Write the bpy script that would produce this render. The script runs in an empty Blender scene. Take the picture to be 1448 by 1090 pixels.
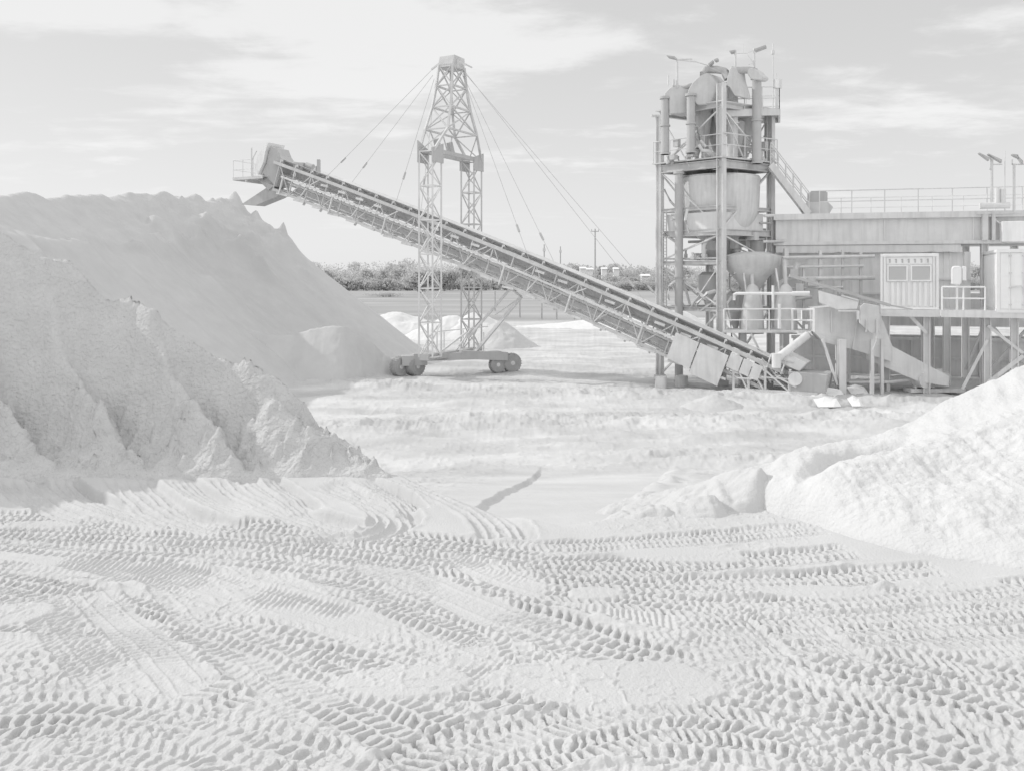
import bpy, math, random
import numpy as np
from mathutils import Vector, Matrix
random.seed(7)
R = math.radians
SC = bpy.context.scene
COL = SC.collection
FPX, CX, HY, CAMZ = 1250.0, 724.0, 393.0, 5.0       # lens in photo pixels, horizon row, eye height
PLAT = 2.3                                           # height of the sand platform under the eye

DT = 0.0
def P(px, py, D):
    D = D+DT
    return Vector(((px-CX)/FPX*D, D, CAMZ+(HY-py)/FPX*D))
def G(px, py, z=PLAT):
    D = (CAMZ-z)*FPX/(py-HY)
    return ((px-CX)/FPX*D, D)

# ------------------------------------------------------------------ materials
def nt(mat):
    mat.use_nodes = True
    return mat.node_tree.nodes, mat.node_tree.links
def make_mat(name, v, rough=0.7, var=0.10, scale=1.5, bump=0.0, bscale=60, metal=0.0, streak=0.0, spec=0.25):
    m = bpy.data.materials.new(name); N, L = nt(m)
    b = N['Principled BSDF']
    b.inputs['Roughness'].default_value = rough
    b.inputs['Metallic'].default_value = metal
    b.inputs['Specular IOR Level'].default_value = spec
    g = N.new('ShaderNodeNewGeometry')
    n1 = N.new('ShaderNodeTexNoise'); n1.inputs['Scale'].default_value = scale; n1.inputs['Detail'].default_value = 7
    n1.inputs['Roughness'].default_value = 0.65
    L.new(g.outputs['Position'], n1.inputs['Vector'])
    cr = N.new('ShaderNodeValToRGB')
    lo, hi = v*(1-var), min(0.93, v*(1+var*0.8))
    cr.color_ramp.elements[0].position = 0.3; cr.color_ramp.elements[0].color = (lo, lo, lo, 1)
    cr.color_ramp.elements[1].position = 0.7; cr.color_ramp.elements[1].color = (hi, hi, hi, 1)
    L.new(n1.outputs['Fac'], cr.inputs['Fac'])
    out = cr.outputs['Color']
    if streak > 0:                                   # rust and dust runs down the steel
        mp = N.new('ShaderNodeMapping'); mp.inputs['Scale'].default_value = (3.2, 3.2, 0.35)
        L.new(g.outputs['Position'], mp.inputs['Vector'])
        n2 = N.new('ShaderNodeTexNoise'); n2.inputs['Scale'].default_value = 1.6; n2.inputs['Detail'].default_value = 5
        L.new(mp.outputs['Vector'], n2.inputs['Vector'])
        mr = N.new('ShaderNodeMapRange'); mr.inputs['From Min'].default_value = 0.45; mr.inputs['From Max'].default_value = 0.7
        mr.inputs['To Min'].default_value = 1.0; mr.inputs['To Max'].default_value = 1.0-streak
        L.new(n2.outputs['Fac'], mr.inputs['Value'])
        mx = N.new('ShaderNodeMix'); mx.data_type = 'RGBA'; mx.blend_type = 'MULTIPLY'; mx.inputs['Factor'].default_value = 1
        L.new(out, mx.inputs['A']); L.new(mr.outputs['Result'], mx.inputs['B'])
        out = mx.outputs['Result']
    L.new(out, b.inputs['Base Color'])
    if bump > 0:
        n3 = N.new('ShaderNodeTexNoise'); n3.inputs['Scale'].default_value = bscale; n3.inputs['Detail'].default_value = 6
        L.new(g.outputs['Position'], n3.inputs['Vector'])
        bp = N.new('ShaderNodeBump'); bp.inputs['Strength'].default_value = bump; bp.inputs['Distance'].default_value = 0.05 if bump > .95 else 0.02
        L.new(n3.outputs['Fac'], bp.inputs['Height']); L.new(bp.outputs['Normal'], b.inputs['Normal'])
    return m

SAND_V = 0.57
M = {
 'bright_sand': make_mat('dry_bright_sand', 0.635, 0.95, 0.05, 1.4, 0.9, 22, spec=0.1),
 'sand': make_mat('pale_sand', SAND_V, 0.95, 0.05, 0.9, 0.55, 38, spec=0.1),
 'rough_sand': make_mat('crumbly_sand', SAND_V*1.02, 0.95, 0.07, 2.2, 1.0, 17, spec=0.1),
 'white_sand': make_mat('white_sand', 0.72, 0.95, 0.03, 0.8, 0.4, 20, spec=0.1),
 'steel': make_mat('grey_steel', 0.69, 0.6, 0.10, 1.2, streak=0.12),
 'lit_steel': make_mat('sunlit_part_steel', 0.62, 0.6, 0.10, 1.5, streak=0.10),  # darker copy of the steel for sunlit parts, offsetting the sun in its colour
 'pale_steel': make_mat('galvanised_steel', 0.71, 0.5, 0.08, 2.0, streak=0.08),
 'mid_steel': make_mat('painted_plate', 0.73, 0.6, 0.09, 0.8, streak=0.12),
 'light_plate': make_mat('light_lifted_plate', 0.89, 0.6, 0.06, 0.8, streak=0.10),  # plate colour lightened to offset shade under the deck and suggest sun
 'dark_steel': make_mat('dark_pipe_steel', 0.50, 0.6, 0.08, 1.0, streak=0.08),
 'black': make_mat('dark_rubber', 0.66, 0.8, 0.10, 3.0),
 'container_paint': make_mat('white_container_paint', 0.90, 0.45, 0.03, 1.5, streak=0.05),
 'white_paint': make_mat('white_painted_metal', 0.84, 0.45, 0.04, 1.5, streak=0.06),
 'rail': make_mat('white_handrail', 0.82, 0.5, 0.05, 3.0),
 'glass': make_mat('dark_window_glass', 0.52, 0.08, 0.04, 1.0, spec=0.5),
 'leaf': make_mat('far_foliage', 0.64, 0.9, 0.16, 0.12),
 'leaf_dark': make_mat('hedge_foliage', 0.63, 0.9, 0.16, 0.3),
 'bark': make_mat('weathered_wood', 0.47, 0.9, 0.15, 4.0),
 'tyre': make_mat('dusty_tyre_rubber', 0.40, 0.85, 0.12, 3.0),
 'cable': make_mat('cable_steel', 0.55, 0.6, 0.05, 4.0),
}
def ground_material():
    m = bpy.data.materials.new('ground_sand_and_field'); N, L = nt(m)
    b = N['Principled BSDF']; b.inputs['Roughness'].default_value = 0.95; b.inputs['Specular IOR Level'].default_value = 0.1
    g = N.new('ShaderNodeNewGeometry')
    sx = N.new('ShaderNodeSeparateXYZ'); L.new(g.outputs['Position'], sx.inputs['Vector'])
    n1 = N.new('ShaderNodeTexNoise'); n1.inputs['Scale'].default_value = 0.9; n1.inputs['Detail'].default_value = 8
    L.new(g.outputs['Position'], n1.inputs['Vector'])
    cr = N.new('ShaderNodeValToRGB')
    for e, p, v in ((0, .3, SAND_V*0.95), (1, .7, SAND_V*1.04)):
        cr.color_ramp.elements[e].position = p; cr.color_ramp.elements[e].color = (v, v, v, 1)
    L.new(n1.outputs['Fac'], cr.inputs['Fac'])
    # damp and dry bands of the yard
    mp2 = N.new('ShaderNodeMapping'); mp2.inputs['Scale'].default_value = (0.13, 0.24, 0.2)
    L.new(g.outputs['Position'], mp2.inputs['Vector'])
    n4 = N.new('ShaderNodeTexNoise'); n4.inputs['Scale'].default_value = 1.6; n4.inputs['Detail'].default_value = 6
    L.new(mp2.outputs['Vector'], n4.inputs['Vector'])
    mr4 = N.new('ShaderNodeMapRange'); mr4.inputs['From Min'].default_value = .35; mr4.inputs['From Max'].default_value = .65
    mr4.inputs['To Min'].default_value = 0.86; mr4.inputs['To Max'].default_value = 1.14
    L.new(n4.outputs['Fac'], mr4.inputs['Value'])
    ym = N.new('ShaderNodeMapRange'); ym.inputs['From Min'].default_value = 13; ym.inputs['From Max'].default_value = 24
    L.new(sx.outputs['Y'], ym.inputs['Value'])
    mxa = N.new('ShaderNodeMix'); mxa.data_type = 'RGBA'; mxa.blend_type = 'MULTIPLY'
    L.new(ym.outputs['Result'], mxa.inputs['Factor']); L.new(cr.outputs['Color'], mxa.inputs['A']); L.new(mr4.outputs['Result'], mxa.inputs['B'])
    # grass field beyond the yard
    mp = N.new('ShaderNodeMapping'); mp.inputs['Scale'].default_value = (0.010, 0.035, 0.03)
    L.new(g.outputs['Position'], mp.inputs['Vector'])
    n2 = N.new('ShaderNodeTexNoise'); n2.inputs['Scale'].default_value = 2.2; n2.inputs['Detail'].default_value = 8
    L.new(mp.outputs['Vector'], n2.inputs['Vector'])
    cg = N.new('ShaderNodeValToRGB')
    for e, p, v in ((0, .35, 0.33), (1, .68, 0.47)):
        cg.color_ramp.elements[e].position = p; cg.color_ramp.elements[e].color = (v, v, v, 1)
    L.new(n2.outputs['Fac'], cg.inputs['Fac'])
    n3 = N.new('ShaderNodeTexNoise'); n3.inputs['Scale'].default_value = 0.06; n3.inputs['Detail'].default_value = 4
    L.new(g.outputs['Position'], n3.inputs['Vector'])
    ma = N.new('ShaderNodeMath'); ma.operation = 'MULTIPLY_ADD'; ma.inputs[1].default_value = 50; L.new(n3.outputs['Fac'], ma.inputs[0]); L.new(sx.outputs['Y'], ma.inputs[2])
    mr = N.new('ShaderNodeMapRange'); mr.inputs['From Min'].default_value = 122; mr.inputs['From Max'].default_value = 130
    L.new(ma.outputs['Value'], mr.inputs['Value'])
    mx = N.new('ShaderNodeMix'); mx.data_type = 'RGBA'
    L.new(mr.outputs['Result'], mx.inputs['Factor']); L.new(mxa.outputs['Result'], mx.inputs['A']); L.new(cg.outputs['Color'], mx.inputs['B'])
    L.new(mx.outputs['Result'], b.inputs['Base Color'])
    n5 = N.new('ShaderNodeTexNoise'); n5.inputs['Scale'].default_value = 45; n5.inputs['Detail'].default_value = 6
    L.new(g.outputs['Position'], n5.inputs['Vector'])
    bp = N.new('ShaderNodeBump'); bp.inputs['Strength'].default_value = 0.5; bp.inputs['Distance'].default_value = 0.02
    L.new(n5.outputs['Fac'], bp.inputs['Height']); L.new(bp.outputs['Normal'], b.inputs['Normal'])
    return m
M['ground'] = ground_material()
for _k in ('leaf', 'leaf_dark'):                       # leaves let light through
    N, L = nt(M[_k]); pb = N['Principled BSDF']; out = N['Material Output']
    tr = N.new('ShaderNodeBsdfTranslucent'); src = pb.inputs['Base Color'].links[0].from_socket; L.new(src, tr.inputs['Color'])
    mxs = N.new('ShaderNodeMixShader'); mxs.inputs['Fac'].default_value = .45; L.new(pb.outputs['BSDF'], mxs.inputs[1]); L.new(tr.outputs['BSDF'], mxs.inputs[2]); L.new(mxs.outputs['Shader'], out.inputs['Surface'])

# ------------------------------------------------------------------ mesh helpers
def basis(d, up=Vector((0, 0, 1))):
    d = Vector(d).normalized()
    s = d.cross(up)
    if s.length < 1e-4: s = d.cross(Vector((0, 1, 0)))
    s.normalize()
    return d, s, s.cross(d)
class MB:
    def __init__(s): s.v = []; s.f = []
    def add(s, vs, fs):
        o = len(s.v); s.v += [tuple(v) for v in vs]; s.f += [tuple(i+o for i in f) for f in fs]; return s
    def hexa(s, q):   # 8 points, bottom ring then top ring
        return s.add(q, [(3, 2, 1, 0), (4, 5, 6, 7), (0, 1, 5, 4), (1, 2, 6, 5), (2, 3, 7, 6), (3, 0, 4, 7)])
    def bar(s, p0, p1, w, h=None, up=Vector((0, 0, 1))):
        h = h or w; p0 = Vector(p0); p1 = Vector(p1)
        d, a, b = basis(p1-p0, up)
        a = a*w/2; b = b*h/2
        return s.hexa([p0-a-b, p0+a-b, p0+a+b, p0-a+b, p1-a-b, p1+a-b, p1+a+b, p1-a+b])
    def ibeam(s, p0, p1, w, h, t=0.025, up=Vector((0, 0, 1))):
        p0 = Vector(p0); p1 = Vector(p1); d, a, b = basis(p1-p0, up)
        off = b*(h/2-t/2)
        s.bar(p0+off, p1+off, w, t, up); s.bar(p0-off, p1-off, w, t, up); s.bar(p0, p1, t, h-2*t, up)
        return s
    def tube(s, p0, p1, r, n=10, r2=None):
        p0 = Vector(p0); p1 = Vector(p1); r2 = r if r2 is None else r2
        d, a, b = basis(p1-p0)
        vs = [p0+a*r*math.cos(2*math.pi*i/n)+b*r*math.sin(2*math.pi*i/n) for i in range(n)]
        vs += [p1+a*r2*math.cos(2*math.pi*i/n)+b*r2*math.sin(2*math.pi*i/n) for i in range(n)]
        fs = [(i, (i+1) % n, n+(i+1) % n, n+i) for i in range(n)] + [tuple(range(n-1, -1, -1)), tuple(range(n, 2*n))]
        return s.add(vs, fs)
    def path(s, pts, r, n=10):
        pts = [Vector(p) for p in pts]; rings = []
        rr = r if isinstance(r, (list, tuple)) else [r]*len(pts)
        up = None
        for i, p in enumerate(pts):
            t = (pts[min(i+1, len(pts)-1)]-pts[max(i-1, 0)]).normalized()
            if up is None: _, a, b = basis(t)
            else:
                a = up-t*up.dot(t); a.normalize(); b = a.cross(t)*-1
            up = a
            rings.append([p+a*rr[i]*math.cos(2*math.pi*k/n)+b*rr[i]*math.sin(2*math.pi*k/n) for k in range(n)])
        vs = [v for rg in rings for v in rg]; m = len(pts)
        fs = [(j*n+k, j*n+(k+1) % n, (j+1)*n+(k+1) % n, (j+1)*n+k) for j in range(m-1) for k in range(n)]
        fs += [tuple(range(n-1, -1, -1)), tuple(range((m-1)*n, m*n))]
        return s.add(vs, fs)
    def lathe(s, c, prof, n=20, axis=Vector((0, 0, 1))):
        c = Vector(c); d, a, b = basis(axis, Vector((0, 1, 0)))
        vs = []
        for (r, z) in prof:
            vs += [c+d*z+a*r*math.cos(2*math.pi*k/n)+b*r*math.sin(2*math.pi*k/n) for k in range(n)]
        m = len(prof)
        fs = [(j*n+k, j*n+(k+1) % n, (j+1)*n+(k+1) % n, (j+1)*n+k) for j in range(m-1) for k in range(n)]
        fs += [tuple(range(n-1, -1, -1)), tuple(range((m-1)*n, m*n))]
        return s.add(vs, fs)
    def prism(s, poly, vec):
        poly = [Vector(p) for p in poly]; vec = Vector(vec); n = len(poly)
        return s.add(poly+[p+vec for p in poly], [tuple(range(n-1, -1, -1)), tuple(range(n, 2*n))]+[(i, (i+1) % n, n+(i+1) % n, n+i) for i in range(n)])
    def build(s, name, mat, parent=None, smooth=False, bevel=0.0):
        me = bpy.data.meshes.new(name)
        org = world_org(parent)
        me.from_pydata([(v[0]-org.x, v[1]-org.y, v[2]-org.z) for v in s.v], [], s.f)
        me.update()
        import bmesh
        bm = bmesh.new(); bm.from_mesh(me); bmesh.ops.recalc_face_normals(bm, faces=bm.faces); bm.to_mesh(me); bm.free()
        if smooth:
            me.polygons.foreach_set('use_smooth', [True]*len(me.polygons))
        me.materials.append(M[mat])
        o = bpy.data.objects.new(name, me); COL.objects.link(o)
        if parent: o.parent = parent
        if smooth:
            e = o.modifiers.new('edges', 'EDGE_SPLIT'); e.split_angle = R(40)
        if bevel:
            b = o.modifiers.new('soft', 'BEVEL'); b.width = bevel; b.segments = 1; b.limit_method = 'ANGLE'
        return o
def world_org(o):
    v = Vector((0, 0, 0))
    while o: v = v+Vector(o.location); o = o.parent
    return v
def tag(o, label, cat, group=None, kind=None):
    if label: o['label'] = label
    if cat: o['category'] = cat
    if group: o['group'] = group
    if kind: o['kind'] = kind
    return o
def thing(name, loc, label, cat, group=None):
    o = bpy.data.objects.new(name, None); COL.objects.link(o); o.location = loc; o.empty_display_size = 0.3
    return tag(o, label, cat, group)
def copy_tree(o, parent=None):
    c = o.copy(); COL.objects.link(c)
    if parent: c.parent = parent
    for ch in list(o.children): copy_tree(ch, c)
    return c
def grid_mesh(name, X, Y, Z, mat, extra=None, loc=(0, 0, 0)):
    nr, nc = X.shape
    V = np.stack([X-loc[0], Y-loc[1], Z-loc[2]], -1).reshape(-1, 3).astype(np.float32)
    idx = np.arange(nr*nc).reshape(nr, nc)
    F = np.stack([idx[:-1, :-1], idx[:-1, 1:], idx[1:, 1:], idx[1:, :-1]], -1).reshape(-1, 4)
    if extra is not None:
        ev, ef = extra
        F = np.concatenate([F, np.array(ef)+len(V)]); V = np.concatenate([V, np.array(ev, np.float32)])
    me = bpy.data.meshes.new(name)
    me.vertices.add(len(V)); me.vertices.foreach_set('co', V.ravel())
    me.loops.add(len(F)*4); me.loops.foreach_set('vertex_index', F.ravel().astype(np.int32))
    me.polygons.add(len(F)); me.polygons.foreach_set('loop_start', np.arange(0, len(F)*4, 4, dtype=np.int32))
    me.polygons.foreach_set('use_smooth', np.ones(len(F), bool))
    me.update(calc_edges=True); me.validate()
    me.materials.append(M[mat])
    o = bpy.data.objects.new(name, me); COL.objects.link(o); o.location = loc
    return o

# ------------------------------------------------------------------ noise
def _hash(ix, iy, seed):
    h = (ix.astype(np.int64)*374761393 + iy.astype(np.int64)*668265263 + seed*1442695041) & 0xFFFFFFFF
    h = ((h ^ (h >> 13))*1274126177) & 0xFFFFFFFF
    return ((h ^ (h >> 16)) & 0xFFFF).astype(np.float32)/65535.0
def vnoise(x, y, seed=0):
    ix = np.floor(x); iy = np.floor(y); fx = (x-ix).astype(np.float32); fy = (y-iy).astype(np.float32)
    fx = fx*fx*(3-2*fx); fy = fy*fy*(3-2*fy)
    a = _hash(ix, iy, seed); b = _hash(ix+1, iy, seed); c = _hash(ix, iy+1, seed); d = _hash(ix+1, iy+1, seed)
    return (a+(b-a)*fx)*(1-fy)+(c+(d-c)*fx)*fy
def fbm(x, y, octv=4, seed=0, gain=0.5):
    s = 0; a = 1.0; t = 0
    for i in range(octv):
        c, sn = math.cos(0.6*i), math.sin(0.6*i); k = 2.03**i
        s = s+a*(vnoise((x*c-y*sn)*k+17.3*i, (x*sn+y*c)*k+5.1*i, seed+i)-0.5); t += a; a *= gain
    return s*2/t                                       # about -1..1
def ridged(x, y, octv=4, seed=0):
    s = 0; a = 1.0; t = 0
    for i in range(octv):
        k = 2.1**i
        s = s+a*(1-np.abs(2*vnoise(x*k+9.7*i, y*k+3.3*i, seed+i)-1)); t += a; a *= 0.55
    return s/t
def sstep(a, b, x):
    t = np.clip((x-a)/(b-a), 0, 1); return t*t*(3-2*t)

# ------------------------------------------------------------------ ground
def plat_edge(x):
    return np.interp(x, [-30, -8, -5, -3, -1.6, 0, .53, 1.1, 3, 4.5, 8, 30], [22, 18, 15, 13.4, 12.3, 9.9, 9.3, 9.6, 11, 12.5, 13.2, 15])
def ground_base(x, y):
    De = plat_edge(x)
    ramp = np.clip(PLAT*(1-(y-9.3)/13.9), 0, PLAT)
    ramp = ramp*0.75+0.25*PLAT*(1-np.clip((y-9.3)/13.9, 0, 1)**2*(3-2*np.clip((y-9.3)/13.9, 0, 1)))
    k = sstep(-.1, .9, y-De)
    return PLAT*(1-k)+ramp*k
def catmull(pts, n=14):
    pts = [np.array(p, float) for p in pts]
    pts = [2*pts[0]-pts[1]]+pts+[2*pts[-1]-pts[-2]]
    out = []
    for i in range(1, len(pts)-2):
        for t in np.linspace(0, 1, n, endpoint=False):
            a, b, c, d = pts[i-1:i+3]
            out.append(0.5*(2*b+(c-a)*t+(2*a-5*b+4*c-d)*t*t+(3*b-a-3*c+d)*t**3))
    out.append(pts[-2]); return np.array(out)

# each track: (photo pixels of its middle line on the platform, width, kind, depth)
TRACKS = [
 # an older layer of long sweeps under everything
 ([(-60,800),(250,812),(560,842),(860,905),(1180,985),(1520,1090)], .6, 'lug', .022),
 ([(-60,850),(220,862),(520,900),(800,965),(1080,1045),(1300,1130)], .6, 'lug', .022),
 ([(-60,905),(200,915),(460,955),(700,1020),(900,1110)], .6, 'lug', .022),
 ([(-60,985),(160,975),(380,1005),(600,1075),(680,1120)], .6, 'lug', .022),
 ([(-60,780),(300,790),(640,812),(940,862),(1240,920),(1520,990)], .55, 'lug', .022),
 ([(-60,765),(300,772),(640,790),(960,830),(1240,880),(1520,935)], .55, 'lug', .03),
 ([(1520,900),(1240,908),(1000,915),(760,900),(560,870)], .5, 'lug', .022),
 ([(1520,960),(1300,950),(1080,940),(860,925),(640,890)], .55, 'lug', .022),
 ([(1520,1040),(1280,1010),(1040,985),(820,955)], .55, 'lug', .022),
 ([(330,790),(420,850),(560,940),(700,1040),(780,1120)], .5, 'rib', .03),
 ([(-60,738),(200,744),(420,756),(600,774),(760,800)], .5, 'lug', .05),
 # crossing older prints
 ([(-60,1040),(150,985),(330,935),(520,925),(700,900)], .62, 'lug', .045),
 ([(-40,960),(120,930),(260,900),(420,905),(560,950),(700,1010),(840,1110)], .62, 'lug', .04),
 ([(60,1120),(240,1010),(430,930),(600,870),(780,840)], .6, 'lug', .04),
 ([(300,1130),(420,1060),(560,1010),(700,985)], .6, 'lug', .035),
 ([(-40,870),(200,880),(420,900),(600,930),(760,985),(980,1060),(1120,1130)], .62, 'lug', .045),
 ([(-40,820),(120,850),(300,905),(470,975),(640,1060),(760,1120)], .6, 'lug', .045),
 ([(230,800),(300,870),(400,955),(480,1010)], .55, 'rib', .04),
 ([(500,830),(620,870),(700,905),(670,960),(560,960)], .55, 'lug', .04),
 ([(-30,1010),(140,1010),(300,1040),(460,1090)], .64, 'lug', .05),
 ([(-30,1065),(120,1070),(260,1100)], .6, 'lug', .05),
 ([(560,1110),(700,1050),(900,1030),(1100,1050),(1300,1110)], .62, 'lug', .05),
 ([(620,1085),(800,1040),(960,1010),(1150,1040),(1400,1130)], .62, 'lug', .05),
 # long sweeping diagonals to the lower right
 ([(-40,770),(180,800),(380,850),(560,900),(720,960)], .58, 'rib', .04),
 ([(440,800),(600,835),(760,880),(920,930),(1120,985),(1300,1035),(1500,1110)], .64, 'lug', .05),
 ([(-40,760),(150,775),(400,790),(640,815),(850,850),(1050,895),(1260,945),(1500,1010)], .64, 'lug', .05),
 ([(560,770),(720,795),(900,830),(1080,880),(1280,925),(1500,975)], .6, 'lug', .05),
 ([(520,790),(640,840),(760,890),(840,910)], .5, 'rib', .035),
 ([(600,760),(680,800),(800,840),(1000,880)], .45, 'rib', .035),
 # bands running to the right
 ([(1520,880),(1340,884),(1220,892),(1080,905),(960,925)], .5, 'lug', .045),
 ([(1520,858),(1340,868),(1180,877),(1060,880),(940,872)], .5, 'lug', .05),
 ([(1520,826),(1330,838),(1170,850),(1040,856),(900,846),(760,830)], .5, 'lug', .055),
 ([(1345,803),(1240,808),(1120,817),(1000,824),(900,820),(760,806)], .5, 'lug', .06),
 ([(1215,776),(1120,784),(1020,792),(920,799),(800,797),(680,790)], .5, 'lug', .055),
 ([(1165,743),(1080,750),(990,759),(900,768),(820,774),(700,776),(560,768)], .48, 'lug', .055),
 # bands across the left under the pile
 ([(-60,728),(100,733),(300,741),(480,752),(640,770),(780,788)], .55, 'lug', .055),
 ([(-60,748),(100,754),(300,765),(480,778),(640,798)], .55, 'lug', .055),
 # sliding turns pushed up against the pile
 ([(20,668),(55,700),(125,728),(230,748)], .62, 'slide', .07),
 ([(75,668),(105,695),(180,722),(290,742)], .5, 'slide', .06),
 ([(175,668),(205,697),(250,725),(330,750)], .62, 'slide', .07),
 ([(250,672),(290,700),(350,725)], .4, 'slide', .05),
 ([(320,668),(355,695),(420,725),(500,750)], .6, 'slide', .07),
 ([(365,668),(400,692),(436,722)], .42, 'slide', .06),
 ([(455,680),(525,705),(560,730),(525,752),(440,756)], .6, 'slide', .07),
 ([(500,672),(555,695),(585,720)], .4, 'slide', .06),
 ([(565,668),(640,697),(690,722),(712,745),(720,765)], .62, 'slide', .065),
 # narrow wheel skids
 ([(60,835),(95,880),(150,935),(215,995)], .5, 'rib', .045),
 ([(120,830),(175,880),(230,925),(280,985)], .35, 'rib', .04),
 ([(1110,860),(1170,900),(1240,940)], .3, 'slide', .03),
 ([(1010,850),(1060,890),(1100,930)], .3, 'slide', .03),
]
def apply_tracks(X, Y, H, tracks, z):
    rng = np.random.RandomState(3)
    for ti, (px, w, kind, dep) in enumerate(tracks):
        dep *= {'lug': 1.08, 'rib': .9, 'slide': 1.9}[kind]
        pts = catmull([G(a, b, z) for a, b in px])
        seg = np.diff(pts, axis=0); sl = np.hypot(seg[:, 0], seg[:, 1]); S = np.concatenate([[0], np.cumsum(sl)])
        R0 = w*0.85
        lo = pts.min(0)-R0; hi = pts.max(0)+R0
        sel = np.nonzero((X > lo[0]) & (X < hi[0]) & (Y > lo[1]) & (Y < hi[1]))[0]
        if len(sel) == 0: continue
        x = X[sel]; y = Y[sel]
        best = np.full(len(sel), 1e9, np.float32); bs = np.zeros(len(sel), np.float32); bt = np.zeros(len(sel), np.float32)
        for j in range(len(seg)):
            m = np.nonzero((np.abs(x-(pts[j, 0]+pts[j+1, 0])/2) < R0+sl[j]) & (np.abs(y-(pts[j, 1]+pts[j+1, 1])/2) < R0+sl[j]))[0]
            if len(m) == 0 or sl[j] < 1e-6: continue
            ux, uy = seg[j]/sl[j]; dx = x[m]-pts[j, 0]; dy = y[m]-pts[j, 1]
            a = np.clip(dx*ux+dy*uy, 0, sl[j]); t = dx*uy-dy*ux
            d = np.hypot(dx-a*ux, dy-a*uy)
            b = d < best[m]; mm = m[b]
            best[mm] = d[b]; bs[mm] = S[j]+a[b]; bt[mm] = np.where(t[b] >= 0, 1, -1)*d[b]
        keep = best < R0
        sel = sel[keep]; s = bs[keep]; t = bt[keep]/(w/2); x = x[keep]; y = y[keep]
        ph = rng.rand()*10; sgn = 1 if rng.rand() < .5 else -1
        s = s+0.035*fbm(x*5, y*5, 3, 50+ti); t = t+0.07*fbm(x*6, y*6, 3, 90+ti)
        end = sstep(-0.01, .8 if kind == 'slide' else .25, bs[keep]+(.25*fbm(x*3, y*3, 2, 19) if kind == 'slide' else 0))*sstep(-0.01, .25, S[-1]-bs[keep])
        fade = (0.55+0.45*sstep(-.35, .25, fbm(x*0.7, y*0.7, 3, 130+ti)))*end
        at = np.abs(t)
        inside = 1-sstep(.9, 1.06, at)
        if kind == 'lug':
            pitch = 0.086*(w/.6)**.5*(0.85+.3*rng.rand())
            n2 = fbm(x*18, y*18, 2, 7)
            tt = (t+1)*2+.16*n2                                        # four rows of tread blocks
            row = np.clip(np.floor(tt), 0, 3); fr_ = tt-row
            zig = np.where(row % 2 == 0, 1, -1)*sgn
            u = (s+zig*.045*(fr_-.5)+.05*at)/pitch+ph+0.5*(row % 2)+.22*n2
            tri = np.abs(2*(u-np.floor(u))-1)                          # 1 at lug middle
            lug = sstep(.38, .66, tri)*sstep(.04, .17, fr_)*(1-sstep(.84, .97, fr_))
            wear = .4+.6*sstep(-.35, .15, fbm(x*2.1, y*2.1, 3, 300+ti))
            h = -dep*(0.22+0.85*lug*wear)
        elif kind == 'rib':
            u = (s+sgn*0.1*t)/0.06+ph
            h = -dep*(0.6+0.3*np.sin(2*np.pi*u)*sstep(-.3, .4, fbm(x*2, y*2, 2, 11)))
            h = h+dep*.35*(np.exp(-((at-.5)/.06)**2))
        else:
            gx = -t                                                    # pressed deeper on its right side
            h = -dep*(.35+.95*(gx+1)/2)
            for c_ in (-.62, -.2, .25, .6): h = h+dep*.28*np.exp(-((gx-c_+.05*np.sin(s*2+ph))/.055)**2)
            h = h+dep*.55*np.exp(-((gx-1.1)/.12)**2)
            h = h+dep*.10*fbm(x*20, y*20, 2, 8)
        rim = dep*({'lug': .25, 'rib': .4, 'slide': .08}[kind]+{'lug': .4, 'rib': .4, 'slide': .12}[kind]*fbm(x*7, y*7, 2, 33))*np.exp(-((at-1.12)/.13)**2)
        k = inside*fade*0.92
        H[sel] = H[sel]*(1-k)+h*inside*fade+rim*fade
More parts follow.
